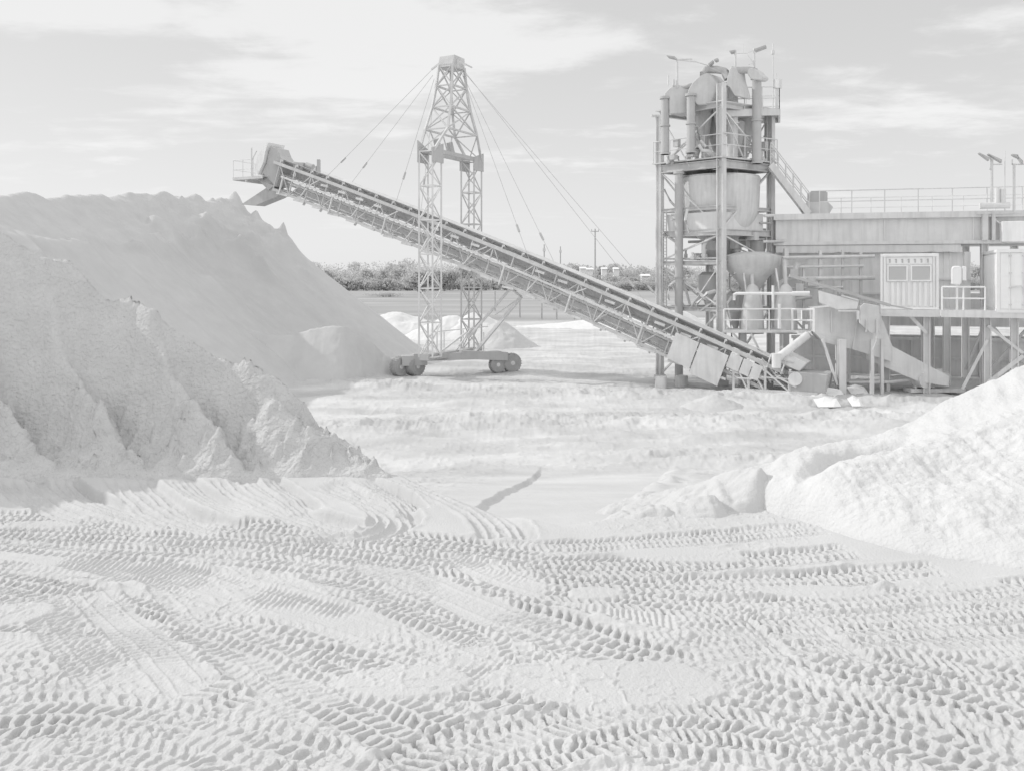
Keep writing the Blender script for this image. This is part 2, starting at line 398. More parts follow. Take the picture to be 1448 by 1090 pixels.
def build_ground():
    t = np.concatenate([[-6, -4, -2.6, -1.8, -1.3, -1.0, -.82, -.72], np.linspace(-.66, .66, 1180), [.72, .82, 1.0, 1.3, 1.8, 2.6, 4, 6]])
    rows = [0.4, 1.2, 2.0, 2.8, 3.4, 3.9, 4.2, 4.4]
    rows += list(2.7*FPX/(np.arange(1112, 636, -0.9)-HY))
    d = rows[-1]
    while d < 62: d += max(0.03, d*d/FPX/5.0*1.15); rows.append(d)
    while d < 7000: d *= 1.07; rows.append(d)
    rows = np.array(rows)
    T, Y = np.meshgrid(t, rows); X = T*Y
    x = X.ravel(); y = Y.ravel()
    Z = ground_base(x, y)
    near = np.nonzero((y > 3) & (y < 16) & (np.abs(x) < 12))[0]
    H = np.zeros(len(x), np.float32)
    h = np.zeros(len(near), np.float32); xn = x[near].astype(np.float32); yn = y[near].astype(np.float32)
    h += 0.010*fbm(xn*2.3, yn*2.3, 4, 5)
    chop = sstep(-.25, .25, fbm(xn*.45, yn*.45, 3, 77))
    h += chop*0.006*(ridged(xn*5, yn*5, 3, 21)-.5)
    apply_tracks(xn, yn, h, TRACKS, PLAT)
    # patches the tyres have missed
    for px, py, rx, ry in ((850, 962, 175, 34), (575, 962, 95, 22), (1165, 832, 110, 11), (25, 868, 50, 16), (960, 782, 110, 10), (1340, 822, 90, 10), (60, 742, 60, 6), (840, 838, 40, 9)):
        gx, gy = G(px, py); wx = rx*gy/FPX; wy = G(px, py-ry)[1]-gy
        e = ((xn-gx)/wx)**2+((yn-gy)/wy)**2+.45*fbm(xn*1.6, yn*1.6, 3, 140)
        h *= 1-.93*(1-sstep(.7, 1.15, e))
    # loose clods thrown out of the ruts
    cl = ridged(xn*9, yn*9, 2, 61)
    h += 0.011*sstep(.72, .95, cl)*sstep(.0, .3, fbm(xn*.8, yn*.8, 2, 62))
    fadeN = 1-sstep(-.2, 1.2, yn-plat_edge(xn))
    H[near] = h*fadeN
    H += (0.035*fbm(x*.35, y*.35, 3, 4)).astype(np.float32)*sstep(3, 5, y)*(1-sstep(60, 200, y))
    # yard: worn, lumpy, with ruts and crumbly bands
    yd = sstep(-.5, 3, y-plat_edge(x))*(1-sstep(85, 110, y))
    H += yd*(0.12*fbm(x*.30, y*.34, 4, 8)+0.07*fbm(x*1.1, y*1.1, 3, 9)+.035*(ridged(x*1.6, y*3.2, 3, 29)-.5)+.03*sstep(.6, .95, ridged(x*2.2, y*3.5, 2, 28)))
    band = np.maximum(np.exp(-((y-30.5-.08*x+1.3*fbm(x*.3, y*.1, 2, 91))/1.7)**2), np.exp(-((y-39.5+.25*(x)+1.5*fbm(x*.2, y*.1, 2, 92))/1.6)**2))
    band = np.maximum(band, .8*np.exp(-((y-25+.1*x)/1.0)**2)*sstep(2.5, 4, x))
    H += yd*band*(0.34*(ridged(x*.9, y*1.3, 4, 15)-.4)+.09*ridged(x*3, y*3, 2, 16))
    ruts = [([(560,600),(700,610),(900,600),(1150,590),(1300,580)], .5), ([(580,620),(760,632),(980,622),(1200,605)], .5), ([(520,575),(700,578),(900,560),(1000,552)], .6),
            ([(640,650),(760,645),(900,640),(1100,628)], .45), ([(700,500),(850,505),(930,512)], .8), ([(420,540),(600,548),(800,545),(1000,560)], .6), ([(740,480),(850,484),(930,492)], .8)]
    sel = np.nonzero((y > 14) & (y < 75) & (np.abs(x) < 45))[0]
    hs = H[sel]*0
    for pp, w in ruts:
        a = catmull([G(p, q, 0) for p, q in pp], 20)
        for off in (-.9, .9):
            yy = np.interp(x[sel], a[:, 0], a[:, 1]+off); inr = sstep(0, 2.5, x[sel]-a[:, 0].min())*sstep(0, 2.5, a[:, 0].max()-x[sel])
            dd = (y[sel]-yy)/(w*.9)
            hs += .35*inr*(-0.10*np.exp(-dd**2)+.06*np.exp(-((dd-1.5)/.6)**2)+.05*np.exp(-((dd+1.5)/.6)**2))*(0.5+.8*vnoise(x[sel]*.5, y[sel]*.5, 71))
    H[sel] += hs
    # the graded ramp sunk a little between its banks
    le = np.interp(y, [9.2, 13.4, 23.9, 30], [-.7, -.36, .85, 1.5]); re = np.interp(y, [9.2, 9.8, 23.9, 30], [.75, 1.0, 4.3, 5.8])
    le = le+.06*fbm(x*2, y*2, 3, 41); re = re+.14*fbm(x*1.6, y*1.6, 3, 42)
    on = sstep(.25, .9, y-plat_edge(x))*(1-sstep(21.5, 24, y))
    ins = sstep(-.05, .05, x-le)*(1-sstep(-.07, .07, x-re))*on
    insN = sstep(-1.8, -.3, x-le)*(1-sstep(.1, .9, x-re))*on
    H = H*(1-np.maximum(ins, insN)*.85)-0.085*ins
    H += 0*on+on*(.0*x+.11*np.exp(-((x-re-.25)/.2)**2)*(0.6+.6*fbm(x*1.5, y*1.5, 2, 43)))
    Z = Z+H
    Z -= 0.02*np.clip(y-150, 0, 1e9)**0.5*0
    e = 9000
    ev = [(-e, -e, -.6), (e, -e, -.6), (e, e, -.6), (-e, e, -.6)]
    o = grid_mesh('ground', X, Y, Z.reshape(X.shape), 'ground', (ev, [(0, 1, 2, 3)]))
    o['kind'] = 'structure'
build_ground()

# ------------------------------------------------------------------ sand piles
def pile_grid(x0, x1, y0, y1, step):
    xs = np.arange(x0, x1, step); ys = np.arange(y0, y1, step)
    return np.meshgrid(xs, ys)
def pile(name, X, Y, Z, mat, label, group=None):
    c = (float(X.mean()), float(Y.mean()), 0)
    o = grid_mesh(name, X, Y, Z, mat, loc=c)
    tag(o, label, 'sand pile', group); return o

def front_pile():
    X, Y = pile_grid(-17, -.6, 10.8, 25, .035)
    yc = np.interp(X, [-17, -12, -8.33, -7.13, -5.79, -4.68, -3.08, -2.3, -1.6, -.6], [14.2, 14.2, 14.22, 14.2, 13.81, 13.48, 13.10, 12.6, 12.0, 10.5])
    foot = 12.05+.12*fbm(X*.8, Y*0, 3, 2)-np.interp(X, [-17, -11, -7.2], [2.2, .7, 0])
    def prof(r): return np.where(r < .9, .62*r, 1.9*r-1.152)
    r = Y-foot
    rise = prof(r); rc = prof(yc-foot)
    # buttresses left between digger bites: gentle on their left, steep on their right
    endf = sstep(-3.2, -2.3, X+.9*(Y-12))
    q = X+1.2*(Y-12)+(1-.7*endf)*.22*fbm(X*.9, Y*.9, 3, 12)+.05*fbm(X*4, Y*4, 2, 17)
    edges = np.array([-13.0, -11.3, -9.7, -8.0, -6.45, -5.06, -3.69, -2.44, -1.3])
    k = np.clip(np.searchsorted(edges, q)-1, 0, len(edges)-2)
    f = np.clip((q-edges[k])/(edges[k+1]-edges[k]), 0, 1)
    saw = np.where(f < .30, (1-np.clip(f/.30, 0, 1))**1.2, np.clip((f-.30)/.70, 0, 1)**np.interp(r, [0, .6, 1.3], [1.5, 2.4, 3.0]))
    saw = np.where(k == len(edges)-2, 1-f, saw)
    saw = np.minimum(saw, .80+.2*(saw-.8))*(.75+.5*vnoise(q*1.3+7, Y*1.1, 9))
    amp = .72*sstep(-.1, .7, r)*np.interp(r, [0, .8, 1.5, 2.2], [.7, 1.0, .9, .45])*(0.7+.6*vnoise(q*.7, Y*.2, 5))
    amp = amp*np.interp(yc-Y, [-.3, .9], [0.2, 1])
    h = rise+amp*(saw-.42)
    rough = sstep(-.25, .3, fbm(X*.7, Y*.9, 3, 31)+.55*(1-r/1.6))
    fine = ridged(X*3.0, Y*3.6, 3, 23)-.5; finer = ridged(X*8, Y*9, 3, 27)-.5
    h = h+sstep(.1, .6, r)*(1-.7*endf)*(.15*(ridged(X*.8+Y*.5, Y*.9, 3, 41)-.5)+.06*(ridged(X*2.4, Y*1.6, 3, 43)-.5))
    h = h+sstep(-.05, .35, r)*(.16*(1-.8*endf)*(ridged(X*1.1, Y*1.3, 4, 22)-.5)+rough*(1-.8*endf)*(.11*fine+.075*finer)+(1-rough)*(.10*(ridged(X*1.9-Y*.8, Y*1.1, 3, 37)-.5)+.02*fbm(X*9, Y*9, 2, 24)))
    # clods rolled down to the foot
    h = h+sstep(-.05, .2, r)*(1-sstep(.7, 1.5, r))*.10*sstep(.62, .9, ridged(X*5, Y*5, 2, 35))
    over = Y-(yc+.12*fbm(X*1.7, X*0, 3, 14))
    back = rc+.25*fbm(X*.8, Y*.8, 3, 3)*sstep(0, 2, rc)-0.95*np.clip(over, 0, 99)
    h = np.where(over > 0, np.minimum(h, back), h)
    Z = PLAT+np.minimum(h, rc+.45)
    Z = np.where((Z < PLAT) & (r < .3), PLAT+(Z-PLAT)*3, Z)
    Z = np.maximum(Z, -.3)
    pile('sand_pile', X, Y, Z, 'rough_sand', 'tall dug sand pile with buttressed crumbling face behind the tyre tracks')
front_pile()

def back_pile():
    X, Y = pile_grid(-36, -3.5, 25, 78, .125)
    yy = [24, 36, 43, 46.5, 50, 52, 54, 56, 57.5, 60, 80]
    zc = [8.2, 8.5, 9.05, 9.45, 9.92, 10.0, 10.2, 10.05, 9.95, 10.3, 10]
    top = np.interp(Y, yy, zc)+.22*fbm(Y*.55, Y*0+3, 4, 10)
    xc = np.interp(Y, [24, 36, 43, 50, 54, 57.5, 60, 80], [-20, -20.8, -21.5, -21.8, -20.6, -19.5, -18.9, -18.5])+.35*fbm(Y*.45, Y*0+8, 3, 13)
    u = X-xc; v = np.clip(Y-60, 0, 99)
    d = np.hypot(np.where(u > 0, .80*u, .72*u), .80*v)
    h = top-np.sqrt(d*d+.03)
    h = h-.16*np.sin(np.clip(u, 0, 14)/14*math.pi)                       # slope sags a little
    nearc = 1-sstep(1.5, 5.5, u)
    h = h+.10*fbm(X*.5, Y*.5, 4, 6)+.05*fbm(Y*1.2, X*.15, 3, 61)+nearc*(.35+.75*sstep(48, 55, Y))*(.75*(ridged(X*.5, Y*.42, 4, 18)-.5)+.32*(ridged(X*1.5, Y*1.3, 3, 19)-.5))
    # slumped flakes below the crest
    h = h+.45*np.exp(-((u-3.2)/.9)**2)*sstep(.55, .8, ridged(X*.35, Y*.28, 3, 44))
    rs = np.random.RandomState(4)
    for i in range(13):                                                  # slabs that slid and stopped below the crest
        yy_ = rs.uniform(46, 59.5); uu = rs.uniform(1.9, 6.0); hh = rs.uniform(.3, .62); lx = rs.uniform(.35, .7); ly = rs.uniform(.35, 1.1)
        du = u-uu-.5*(Y-yy_)*rs.uniform(-.4, .4)+.3*fbm(X*1.1+i, Y*1.1, 2, 70+i)
        h = h+hh*np.exp(-(np.where(du < 0, du/(lx*.55), du/(lx*2.6)))**2-((Y-yy_)/ly)**2)
    spike = .9*np.exp(-(((X+15.5)/.26)**2+((Y-60)/.4)**2))+.7*np.exp(-(((X+18.7)/.5)**2+((Y-60)/.7)**2))+.5*np.exp(-(((X+17.4)/.25)**2+((Y-60)/.5)**2))
    pile('sand_pile', X, Y, np.maximum(h+spike, -.4), 'sand', 'broad smooth stockpile with a jagged crest below the conveyor head')
back_pile()

def mound():
    X, Y = pile_grid(-21, -3.5, 39, 52, .07)
    crest = 2.42*sstep(-17.5, -13.6, X)*(1-sstep(-8.4, -4.7, X))+.22*np.sin(X*1.3+1)*sstep(-16, -13, X)*(1-sstep(-8, -5.5, X))-.1
    yc = 44.5+.12*(X+10)+.7*sstep(-8.5, -6.5, X)+.35*fbm(X*.5, X*0, 2, 4)
    d = Y-yc
    h = crest-np.where(d < 0, -1.1*d, .6*d)
    h = h+.12*fbm(X*.6, Y*.6, 4, 2)+.06*(ridged(X*2.1, Y*1.6, 3, 12)-.5)+(.10+.25*sstep(-9.5, -7, X))*(ridged(X*.9, Y*.9, 4, 8)-.5)
    pile('sand_mound', X, Y, np.maximum(h, -.35), 'sand', 'low shaded sand ridge with sunlit rim beside the stacker wheels')
mound()

def right_pile():
    X, Y = pile_grid(1.4, 13, 7.2, 19, .03)
    xf = np.interp(Y, [7.2, 7.7, 8.1, 8.6, 9.2, 9.7, 10.3, 11, 12, 13], [9.5, 6.2, 4.7, 3.95, 3.55, 3.35, 2.95, 2.4, 1.9, 1.6])
    yc = np.interp(X, [1.4, 2.4, 3.44, 5.25, 7.24, 10, 13], [10.3, 10.65, 11, 11.8, 12.5, 13.4, 14.2])
    ct = np.interp(X, [1.4, 2.4, 3.44, 4.3, 5.25, 7.24, 10, 13], [.05, .22, .40, .47, .66, 1.36, 2.3, 2.9])
    u = X-xf+.22*fbm(X*.8, Y*.8, 3, 2)
    yf = np.interp(X, [1.4, 2.4, 2.95, 3.35, 3.55, 3.95, 4.7, 6.2, 9.5, 13], [11.6, 10.9, 10.3, 9.7, 9.2, 8.65, 8.15, 7.75, 7.3, 7.2])+.10*fbm(X*1.5, Y*1.5, 3, 2)
    fr_ = (Y-yf)/np.maximum(yc-yf, .5)
    h = np.where(fr_ > 0, ct*np.clip(fr_, 0, 1)**.72+.10*np.clip(fr_*3, 0, 1), .5*(Y-yf))
    h = np.where(Y > yc, np.minimum(h, ct+.10-.75*(Y-yc)), h)
    h = np.minimum(h, .9*(X-1.9)+.02)
    # lower rough bench in front of the smooth upper face
    ym = np.interp(X, [3.3, 3.9, 5, 7, 9, 13], [10.1, 10.45, 10.85, 11.25, 11.9, 12.6])
    bench = np.exp(-((Y-ym+.25)/.42)**2)*.12*sstep(3.2, 3.9, X)
    gro = -.20*(.5+vnoise(X*1.3, Y*1.3, 81))*np.exp(-((Y-ym-.20+.12*fbm(X*1.8, X*0, 3, 82))/.16)**2)*(1-sstep(4.6, 5.4, X))*sstep(3.2, 3.8, X)*(1-.55*sstep(5, 6, X))
    low = 1-sstep(-.15, .1, Y-ym)
    h = h+bench+gro
    h = h+sstep(.0, .25, h)*low*(.09*(ridged(X*1.6, Y*1.6, 4, 22)-.5)+.055*(ridged(X*9, Y*9, 3, 25)-.5)+.022*(ridged(X*21, Y*21, 2, 26)-.5))
    h = h+(1-low)*(.08*fbm(X*2.2-Y, Y*.6, 4, 27)+.05*(ridged(X*5, Y*5, 3, 83)-.5)*(1-sstep(5, 6.5, X)))+.05*(ridged(X*1.6, Y*1.6, 3, 28)-.5)*sstep(.05, .3, h)
    Z = PLAT+h
    Z = np.where(h < 0, PLAT+3.5*h, Z)
    Z = np.maximum(Z, -.3)
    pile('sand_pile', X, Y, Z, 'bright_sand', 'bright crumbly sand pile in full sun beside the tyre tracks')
right_pile()

def berm():
    X, Y = pile_grid(.6, 4.3, 9.3, 12.2, .022)
    h = np.full_like(X, -1.6)
    def lump(cx, cy, hh, sl, sr, sy, ang=0):
        c, s = math.cos(ang), math.sin(ang)
        u = (X-cx)*c+(Y-cy)*s; v = -(X-cx)*s+(Y-cy)*c
        return hh-np.sqrt((np.where(u < 0, sl*u, sr*u))**2+(sy*v)**2+.0004)
    n = .10*fbm(X*2.2, Y*2.2, 4, 4)+.09*(ridged(X*5, Y*5, 3, 6)-.5)
    for a in ((2.98, 10.6, .50, .40, 2.2, .75, -.85), (2.35, 10.3, .22, .35, 1.1, .55, .15), (1.75, 10.2, .13, .3, .9, .5, .2), (3.35, 10.9, .38, .5, .8, .6, .0)):
        h = np.maximum(h, lump(*a)+n)
    pile('sand_berm', X, Y, PLAT-.05+h, 'sand', 'small pushed up sand berm at the top of the ramp')
berm()

def cone_pile(px, py, rad, hgt, name, mat, label, group=None, seed=0, stretch=1.0):
    cx, cy = G(px, py, 0); r = rad*1.5
    st = max(.05, rad/35)
    X, Y = pile_grid(cx-r*stretch, cx+r*stretch, cy-r, cy+r, st)
    d = np.hypot((X-cx)/stretch, Y-cy)
    h = hgt*(1-d/rad)
    h = np.where(h > hgt*.85, hgt*.85+(h-hgt*.85)*.4, h)+.12*hgt*fbm(X*2.2/rad, Y*2.2/rad, 4, seed)+.10*hgt*(ridged(X*5/rad, Y*5/rad, 3, seed+3)-.5)*sstep(0, .3*hgt, h)
    pile(name, X, Y, np.maximum(h, -.3), mat, label, group)
cone_pile(1008, 576, 1.0, .55, 'sand_mound', 'sand', 'tiny sand cone on the yard below the conveyor tail', seed=3, stretch=1.3)
cone_pile(636, 478, 3.6, 2.0, 'sand_pile', 'white_sand', 'white heap seen through the stacker legs', seed=5, stretch=1.2)
cone_pile(672, 478, 4.0, 2.2, 'sand_pile', 'white_sand', 'white heap behind the diagonal props of the stacker', seed=9, stretch=1.1)
cone_pile(706, 489, 2.9, 1.9, 'sand_pile', 'sand', 'grey cone with a dark shaded flank right of the stacker props', seed=12)
cone_pile(560, 470, 4.2, 2.0, 'sand_pile', 'white_sand', 'distant low heap left of the stacker legs with a white top', seed=15, stretch=1.3)
cone_pile(935, 466, 3.4, 2.6, 'sand_pile', 'white_sand', 'white heap behind the dark pipe of the plant tower', seed=17, stretch=1.7)
cone_pile(855, 462, 4.0, .8, 'sand_mound', 'white_sand', 'flat pale heap at the far edge of the yard', seed=19, stretch=2.2)
# ------------------------------------------------------------------ stacker conveyor and its mast
UP = Vector((0, 0, 1))
CF = Vector((12.34, 38.0, .75)); CH = Vector((-13.81, 51.7, 11.80))
_e = (CH-CF).normalized(); _s = _e.cross(UP).normalized(); _n = _s.cross(_e)
if _s.y > 0: _s = -_s                                  # _s points to the near side
CL = (CH-CF).length
def eachbar(name, mat, parent, bars):
    for q in bars:
        MB().bar(*q).build(name, mat, parent)
def cv(k, lat=0, n=0):
    return CF+(CH-CF)*k+UP*(1.25*k*(1-k))+_s*lat+_n*n
def steps(a, b, d):
    n = max(1, int(round((b-a)*CL/d))); return [a+(b-a)*i/n for i in range(n+1)]
def run(mb, k0, k1, lat, n, w, h, seg=12):
    ks = [k0+(k1-k0)*i/seg for i in range(seg+1)]
    for a, b in zip(ks[:-1], ks[1:]): mb.bar(cv(a, lat, n), cv(b, lat, n), w, h)
HW, TOPN, BOTN = .62, .0, -1.5
con = thing('stacker_conveyor', (CF.x, CF.y, 0), 'long inclined lattice belt conveyor rising to the left over the yard', 'conveyor')
m = MB()
for lat in (-HW, HW):
    run(m, .02, .985, lat, TOPN, .13, .16); run(m, .10, .97, lat, BOTN+(.0), .12, .14)
    run(m, .02, .10, lat, BOTN+.5, .12, .14, 2)
ks = steps(.10, .97, 1.25)
for i, k in enumerate(ks):
    for lat in (-HW, HW):
        m.bar(cv(k, lat, BOTN), cv(k, lat, TOPN), .06)
        if i+1 < len(ks):
            k2 = ks[i+1]
            a, b = (BOTN, TOPN) if i % 2 else (TOPN, BOTN)
            m.bar(cv(k, lat, a), cv(k2, lat, b), .05)
    m.bar(cv(k, -HW, BOTN), cv(k, HW, BOTN), .07); m.bar(cv(k, -HW, TOPN-.1), cv(k, HW, TOPN-.1), .06)
m.build('truss_frame', 'lit_steel', con)
m = MB()                                               # belt: troughed carrying run and sagging return run
for k0, k1 in zip(steps(.0, .985, 2.2)[:-1], steps(.0, .985, 2.2)[1:]):
    q = []
    for k in (k0, k1):
        for lat, n in ((-.5, .30), (-.22, .17), (.22, .17), (.5, .30), (.5, .32), (.22, .19), (-.22, .19), (-.5, .32)): q.append(cv(k, lat, n))
    m.add(q, [(i, (i+1) % 8, 8+(i+1) % 8, 8+i) for i in range(8)])
    m.bar(cv(k0, 0, -.55), cv(k1, 0, -.55), .95, .02)
m.build('belt', 'black', con, smooth=False)
for k in steps(.03, .97, 1.2):
    m = MB()
    m.tube(cv(k, -.22, .10), cv(k, .22, .10), .06, 8); m.tube(cv(k, .22, .10), cv(k, .52, .23), .06, 8); m.tube(cv(k, -.22, .10), cv(k, -.52, .23), .06, 8)
    m.bar(cv(k, -.66, .03), cv(k, .66, .03), .07)
    m.bar(cv(k, .62, .03), cv(k, .62, .27), .05)
    m.build('idler_roller', 'steel', con)
for k in steps(.06, .95, 2.6): MB().tube(cv(k, -.5, -.63), cv(k, .5, -.63), .06, 8).build('return_roller', 'steel', con)
m = MB()                                               # pale service rail along the near side with its hangers
run(m, .09, .955, HW+.16, -.62, .07, .10, 16)
for i, k in enumerate(steps(.10, .95, 1.95)):
    if i % 2 == 0: m.bar(cv(k, HW+.16, -.62), cv(k, HW+.12, BOTN-.12), .09, .07)
    else: m.bar(cv(k, HW+.14, -.62), cv(k+.012, HW+.10, BOTN+.1), .05)
    if i % 3 == 1: m.bar(cv(k-.02, HW+.14, -.1), cv(k, HW+.16, -.62), .05)
m.build('service_rail', 'pale_steel', con)
m = MB()                                               # inside: cable tray, sheet skirt on the far side, drip plate
run(m, .10, .96, -HW+.08, -.40, .03, .62, 16)
run(m, .12, .95, -HW+.10, -1.22, .03, .34, 16)
run(m, .12, .95, -.1, -1.05, .25, .07, 16)
run(m, .12, .95, .25, -.86, .10, .10, 16)
run(m, .12, .95, 0.30, -1.38, .45, .03, 16)
m.build('skirt_plates', 'steel', con)
for i, k in enumerate(steps(.11, .93, 1.3)):
    r = random.Random(i)
    m = MB(); m.bar(cv(k, HW+.05, BOTN-.05), cv(k+.018+.01*r.random(), HW+.05, BOTN-.05-.12*r.random()), .16, .10)
    if r.random() < .6: m.bar(cv(k+.01, .2, BOTN-.03), cv(k+.012, .25, BOTN-.30), .12, .10)
    m.build('bracket', 'steel', con)
    if r.random() < .5: MB().bar(cv(k, HW+.04, -.25), cv(k+.016, HW+.04, -.29), .05, .12).build('rail_plate', 'steel', con)
# head end
m = MB()
hd = [(.968, -1.45), (1.0, -1.45), (1.012, -.95), (1.006, -.3), (1.008, .35), (1.007, .84), (.991, .88), (.980, .5), (.968, .25)]
m.prism([cv(k, -.5, n*.92) for k, n in hd], _s*1.0)
m.build('head_hood', 'dark_steel', con, bevel=.02)
m = MB(); m.prism([cv(1.013, -.7, -1.0), cv(1.024, -.7, -.7), cv(1.026, -.7, .1), cv(1.012, -.7, .98), cv(1.0095, -.7, .98), cv(1.0105, -.7, .4), cv(1.008, -.7, -.2)], _s*1.4)
m.build('front_cover', 'white_paint', con)
m = MB()
ch = cv(.985, 0, -1.35)
m.prism([ch+_e*.9-_s*.5, ch+_e*.1-_s*.5-UP*.35, ch-_e*.4-_s*.5+UP*.1, ch+_e*.5-_s*.5+UP*.5], _s*1.0)
hx = Vector((_e.x, _e.y, 0)).normalized()
m.prism([ch+hx*.2-UP*.1-_s*.4, ch+hx*2.3-UP*1.05-_s*.4, ch+hx*1.2-UP*1.15-_s*.4, ch-hx*.3-UP*.75-_s*.4, ch-hx*1.2-UP*.4-_s*.4], _s*.8)
m.build('discharge_chute', 'dark_steel', con)
m = MB()
pf = cv(1.012, 0, -1.2); 
m.bar(pf-hx*.6+_s*.9, pf+hx*1.7+_s*.9, .1, .14); m.bar(pf-hx*.6-_s*.9, pf+hx*1.7-_s*.9, .1, .14)
m.bar(pf-hx*.6+UP*.08, pf+hx*1.75+UP*.08, 1.8, .05)
m.bar(pf+hx*1.7-_s*.9, pf+hx*1.7+_s*.9, .1, .14); m.bar(pf+hx*.7-_s*.9-UP*.12, pf+hx*.7+_s*.9-UP*.12, .1, .2)
m.build('head_platform', 'steel', con)
m = MB()
for s_ in (-.88, .88):
    for t in (.15, .95, 1.7): m.tube(pf+hx*t+_s*s_, pf+hx*t+_s*s_+UP*1.1, .022, 6)
    for z in (.55, 1.1): m.tube(pf+hx*.1+_s*s_+UP*z, pf+hx*1.7+_s*s_+UP*z, .02, 6)
for z in (.55, 1.1): m.tube(pf+hx*1.7-_s*.88+UP*z, pf+hx*1.7+_s*.88+UP*z, .02, 6)
m.tube(pf+hx*.25+_s*.9, pf+hx*.25+_s*.9+UP*1.75, .05, 6); m.bar(pf+hx*.25+_s*.9+UP*1.0, pf-hx*.15+_s*.9+UP*1.55, .04)
m.build('head_railing', 'pale_steel', con)
m = MB()
a = cv(.925, .1, .30); m.bar(a, a+hx*.7+UP*.05, .5, .42); m.tube(a-hx*.05+UP*.1, a-hx*.55-UP*.05, .16, 10)
b = cv(.885, .3, .15); m.bar(b, b+UP*.85, .16, .24); m.bar(b+hx*.15, b+hx*.2+UP*.5, .1, .1)
m.build('drive_motor', 'dark_steel', con)
# tail end: skirt panels, feed boot, frame on the ground
m = MB()
def pan(mb, k0, k1, n0, n1, lat=HW+.22, t=.03):
    mb.prism([cv(k0, lat, n0), cv(k1, lat, n0), cv(k1, lat, n1), cv(k0, lat, n1)], _s*t)
pan(m, .1365, .172, -1.55, -.30)
m.build('side_guard', 'steel', con)
m = MB(); pan(m, .092, .1345, -1.72, -.28, HW+.24); m.build('side_guard', 'steel', con)
m = MB()
for k0, k1 in ((.073, .0905), (.0585, .0715), (.0445, .057)): m = MB(); pan(m, k0, k1, -.78, -.12, HW+.20); m.build('skirt_guard', 'steel', con)
m = MB()
m = MB()
for lat in (-HW-.1, HW+.15):
    for k, zb in ((.088, .06), (.066, .06), (.042, .06), (.008, .06)):
        p = cv(k, lat, -.1); m.bar((p.x, p.y, zb), p, .09)
    p, q = cv(.09, lat, 0), cv(-.03, lat, 0)
    m.bar((p.x, p.y, .12), (q.x, q.y, .12), .18, .2)
    p, q, r_ = cv(.09, lat, -.2), cv(.066, lat, -.2), cv(.042, lat, -.2)
    m.bar(p, (q.x, q.y, .15), .07); m.bar(q, (r_.x, r_.y, .15), .07); m.bar(r_, (cv(.008, lat).x, cv(.008, lat).y, .15), .07)
    m.bar(cv(.042, lat, -.55), cv(.008, lat, -.15), .06); m.bar(cv(.172, lat, BOTN), cv(.085, lat, BOTN+.2), .1)
m.build('tail_frame', 'steel', con)
m = MB()
b0 = cv(-.005, 0, 0)
m.prism([b0-hx*1.0-_s*.8-UP*.55, b0+hx*.35-_s*.8-UP*.6, b0+hx*.45-_s*.8+UP*.35, b0-hx*1.15-_s*.8+UP*.30], _s*1.6)
m.build('feed_boot', 'dark_steel', con, bevel=.03)
for i, (k0, l0, n0, k1, l1, n1, r) in enumerate(((.06, .75, .5, .01, .6, .6, .05), (.05, .8, .2, -.005, .9, -.3, .04), (.035, .2, .9, .0, .3, .55, .08), (.09, .75, -.9, .05, .9, -.75, .03))):
    MB().path([cv(k0, l0, n0), cv((k0+k1)/2, (l0+l1)/2+.12, (n0+n1)/2-.18), cv(k1, l1, n1)], r, 8).build('hose_pipe', 'pale_steel' if i % 2 else 'steel', con, smooth=True)
m = MB(); m.prism([cv(.045, -.6, .3), cv(.0, -.6, .3), cv(-.005, -.6, .75), cv(.03, -.6, .8)], _s*1.2); m.build('feed_hood', 'mid_steel', con, bevel=.02)
for k in (.02, .04): MB().bar(cv(k, .7, -.1), cv(k, .85, .55), .05).build('hood_stay', 'pale_steel', con)
m = MB(); m.tube(cv(.0, -.7, -.0), cv(.0, .95, 0), .28, 14); m.build('tail_pulley', 'mid_steel', con)

# mast: two square lattice legs astride the conveyor, tapering head frame, wheeled chassis
mp_ = Vector((-3.15, 46.1, 0)); ax = Vector((.47, .88, 0)).normalized(); cross = Vector((.88, -.47, 0)).normalized()
LG = 2.02                                              # leg offset from the mast centre
mast = thing('stacker_mast', (mp_.x, mp_.y, 0), 'tall lattice mast on four tyres holding the conveyor by cables', 'mast')
leg0 = None
lz0, lz1 = 1.05, 11.3
def lattice(mb, c, half, z0, z1, pitch, w, wd):
    cs = [c+ax*half*a+cross*half*b for a, b in ((-1, -1), (1, -1), (1, 1), (-1, 1))]
    for p in cs: mb.bar(p+UP*z0, p+UP*z1, w)
    n = int(round((z1-z0)/pitch))
    for i in range(n+1):
        z = z0+(z1-z0)*i/n
        for j in range(4):
            a, b = cs[j], cs[(j+1) % 4]
            if i % 2 == 0 or i == n: mb.bar(a+UP*z, b+UP*z, wd*1.25)
            if i < n:
                zz = z0+(z1-z0)*(i+1)/n
                if (i+j) % 2: a, b = b, a
                mb.bar(a+UP*z, b+UP*zz, wd)
for sg in (-1, 1):
    m = MB(); lattice(m, mp_+ax*LG*sg, .40, lz0, lz1, .82, .085, .048)
    m.build('leg', 'mid_steel' if sg < 0 else 'lit_steel', mast)
m = MB()
for sg in (-1, 1):
    c = mp_+ax*LG*sg
    m.prism([c-ax*.5-cross*.45+UP*10.75, c+ax*.5-cross*.45+UP*10.75, c+ax*.5-cross*.45+UP*11.45, c-ax*.5-cross*.45+UP*(11.85 if sg < 0 else 11.45)], cross*.06)
    m.prism([c-ax*.5+cross*.42+UP*10.75, c+ax*.5+cross*.42+UP*10.75, c+ax*.5+cross*.42+UP*11.75, c-ax*.5+cross*.42+UP*11.45], cross*.06)
for b in (-.38, .38): m.bar(mp_-ax*2.4+cross*b+UP*11.35, mp_+ax*2.4+cross*b+UP*11.35, .14, .2)
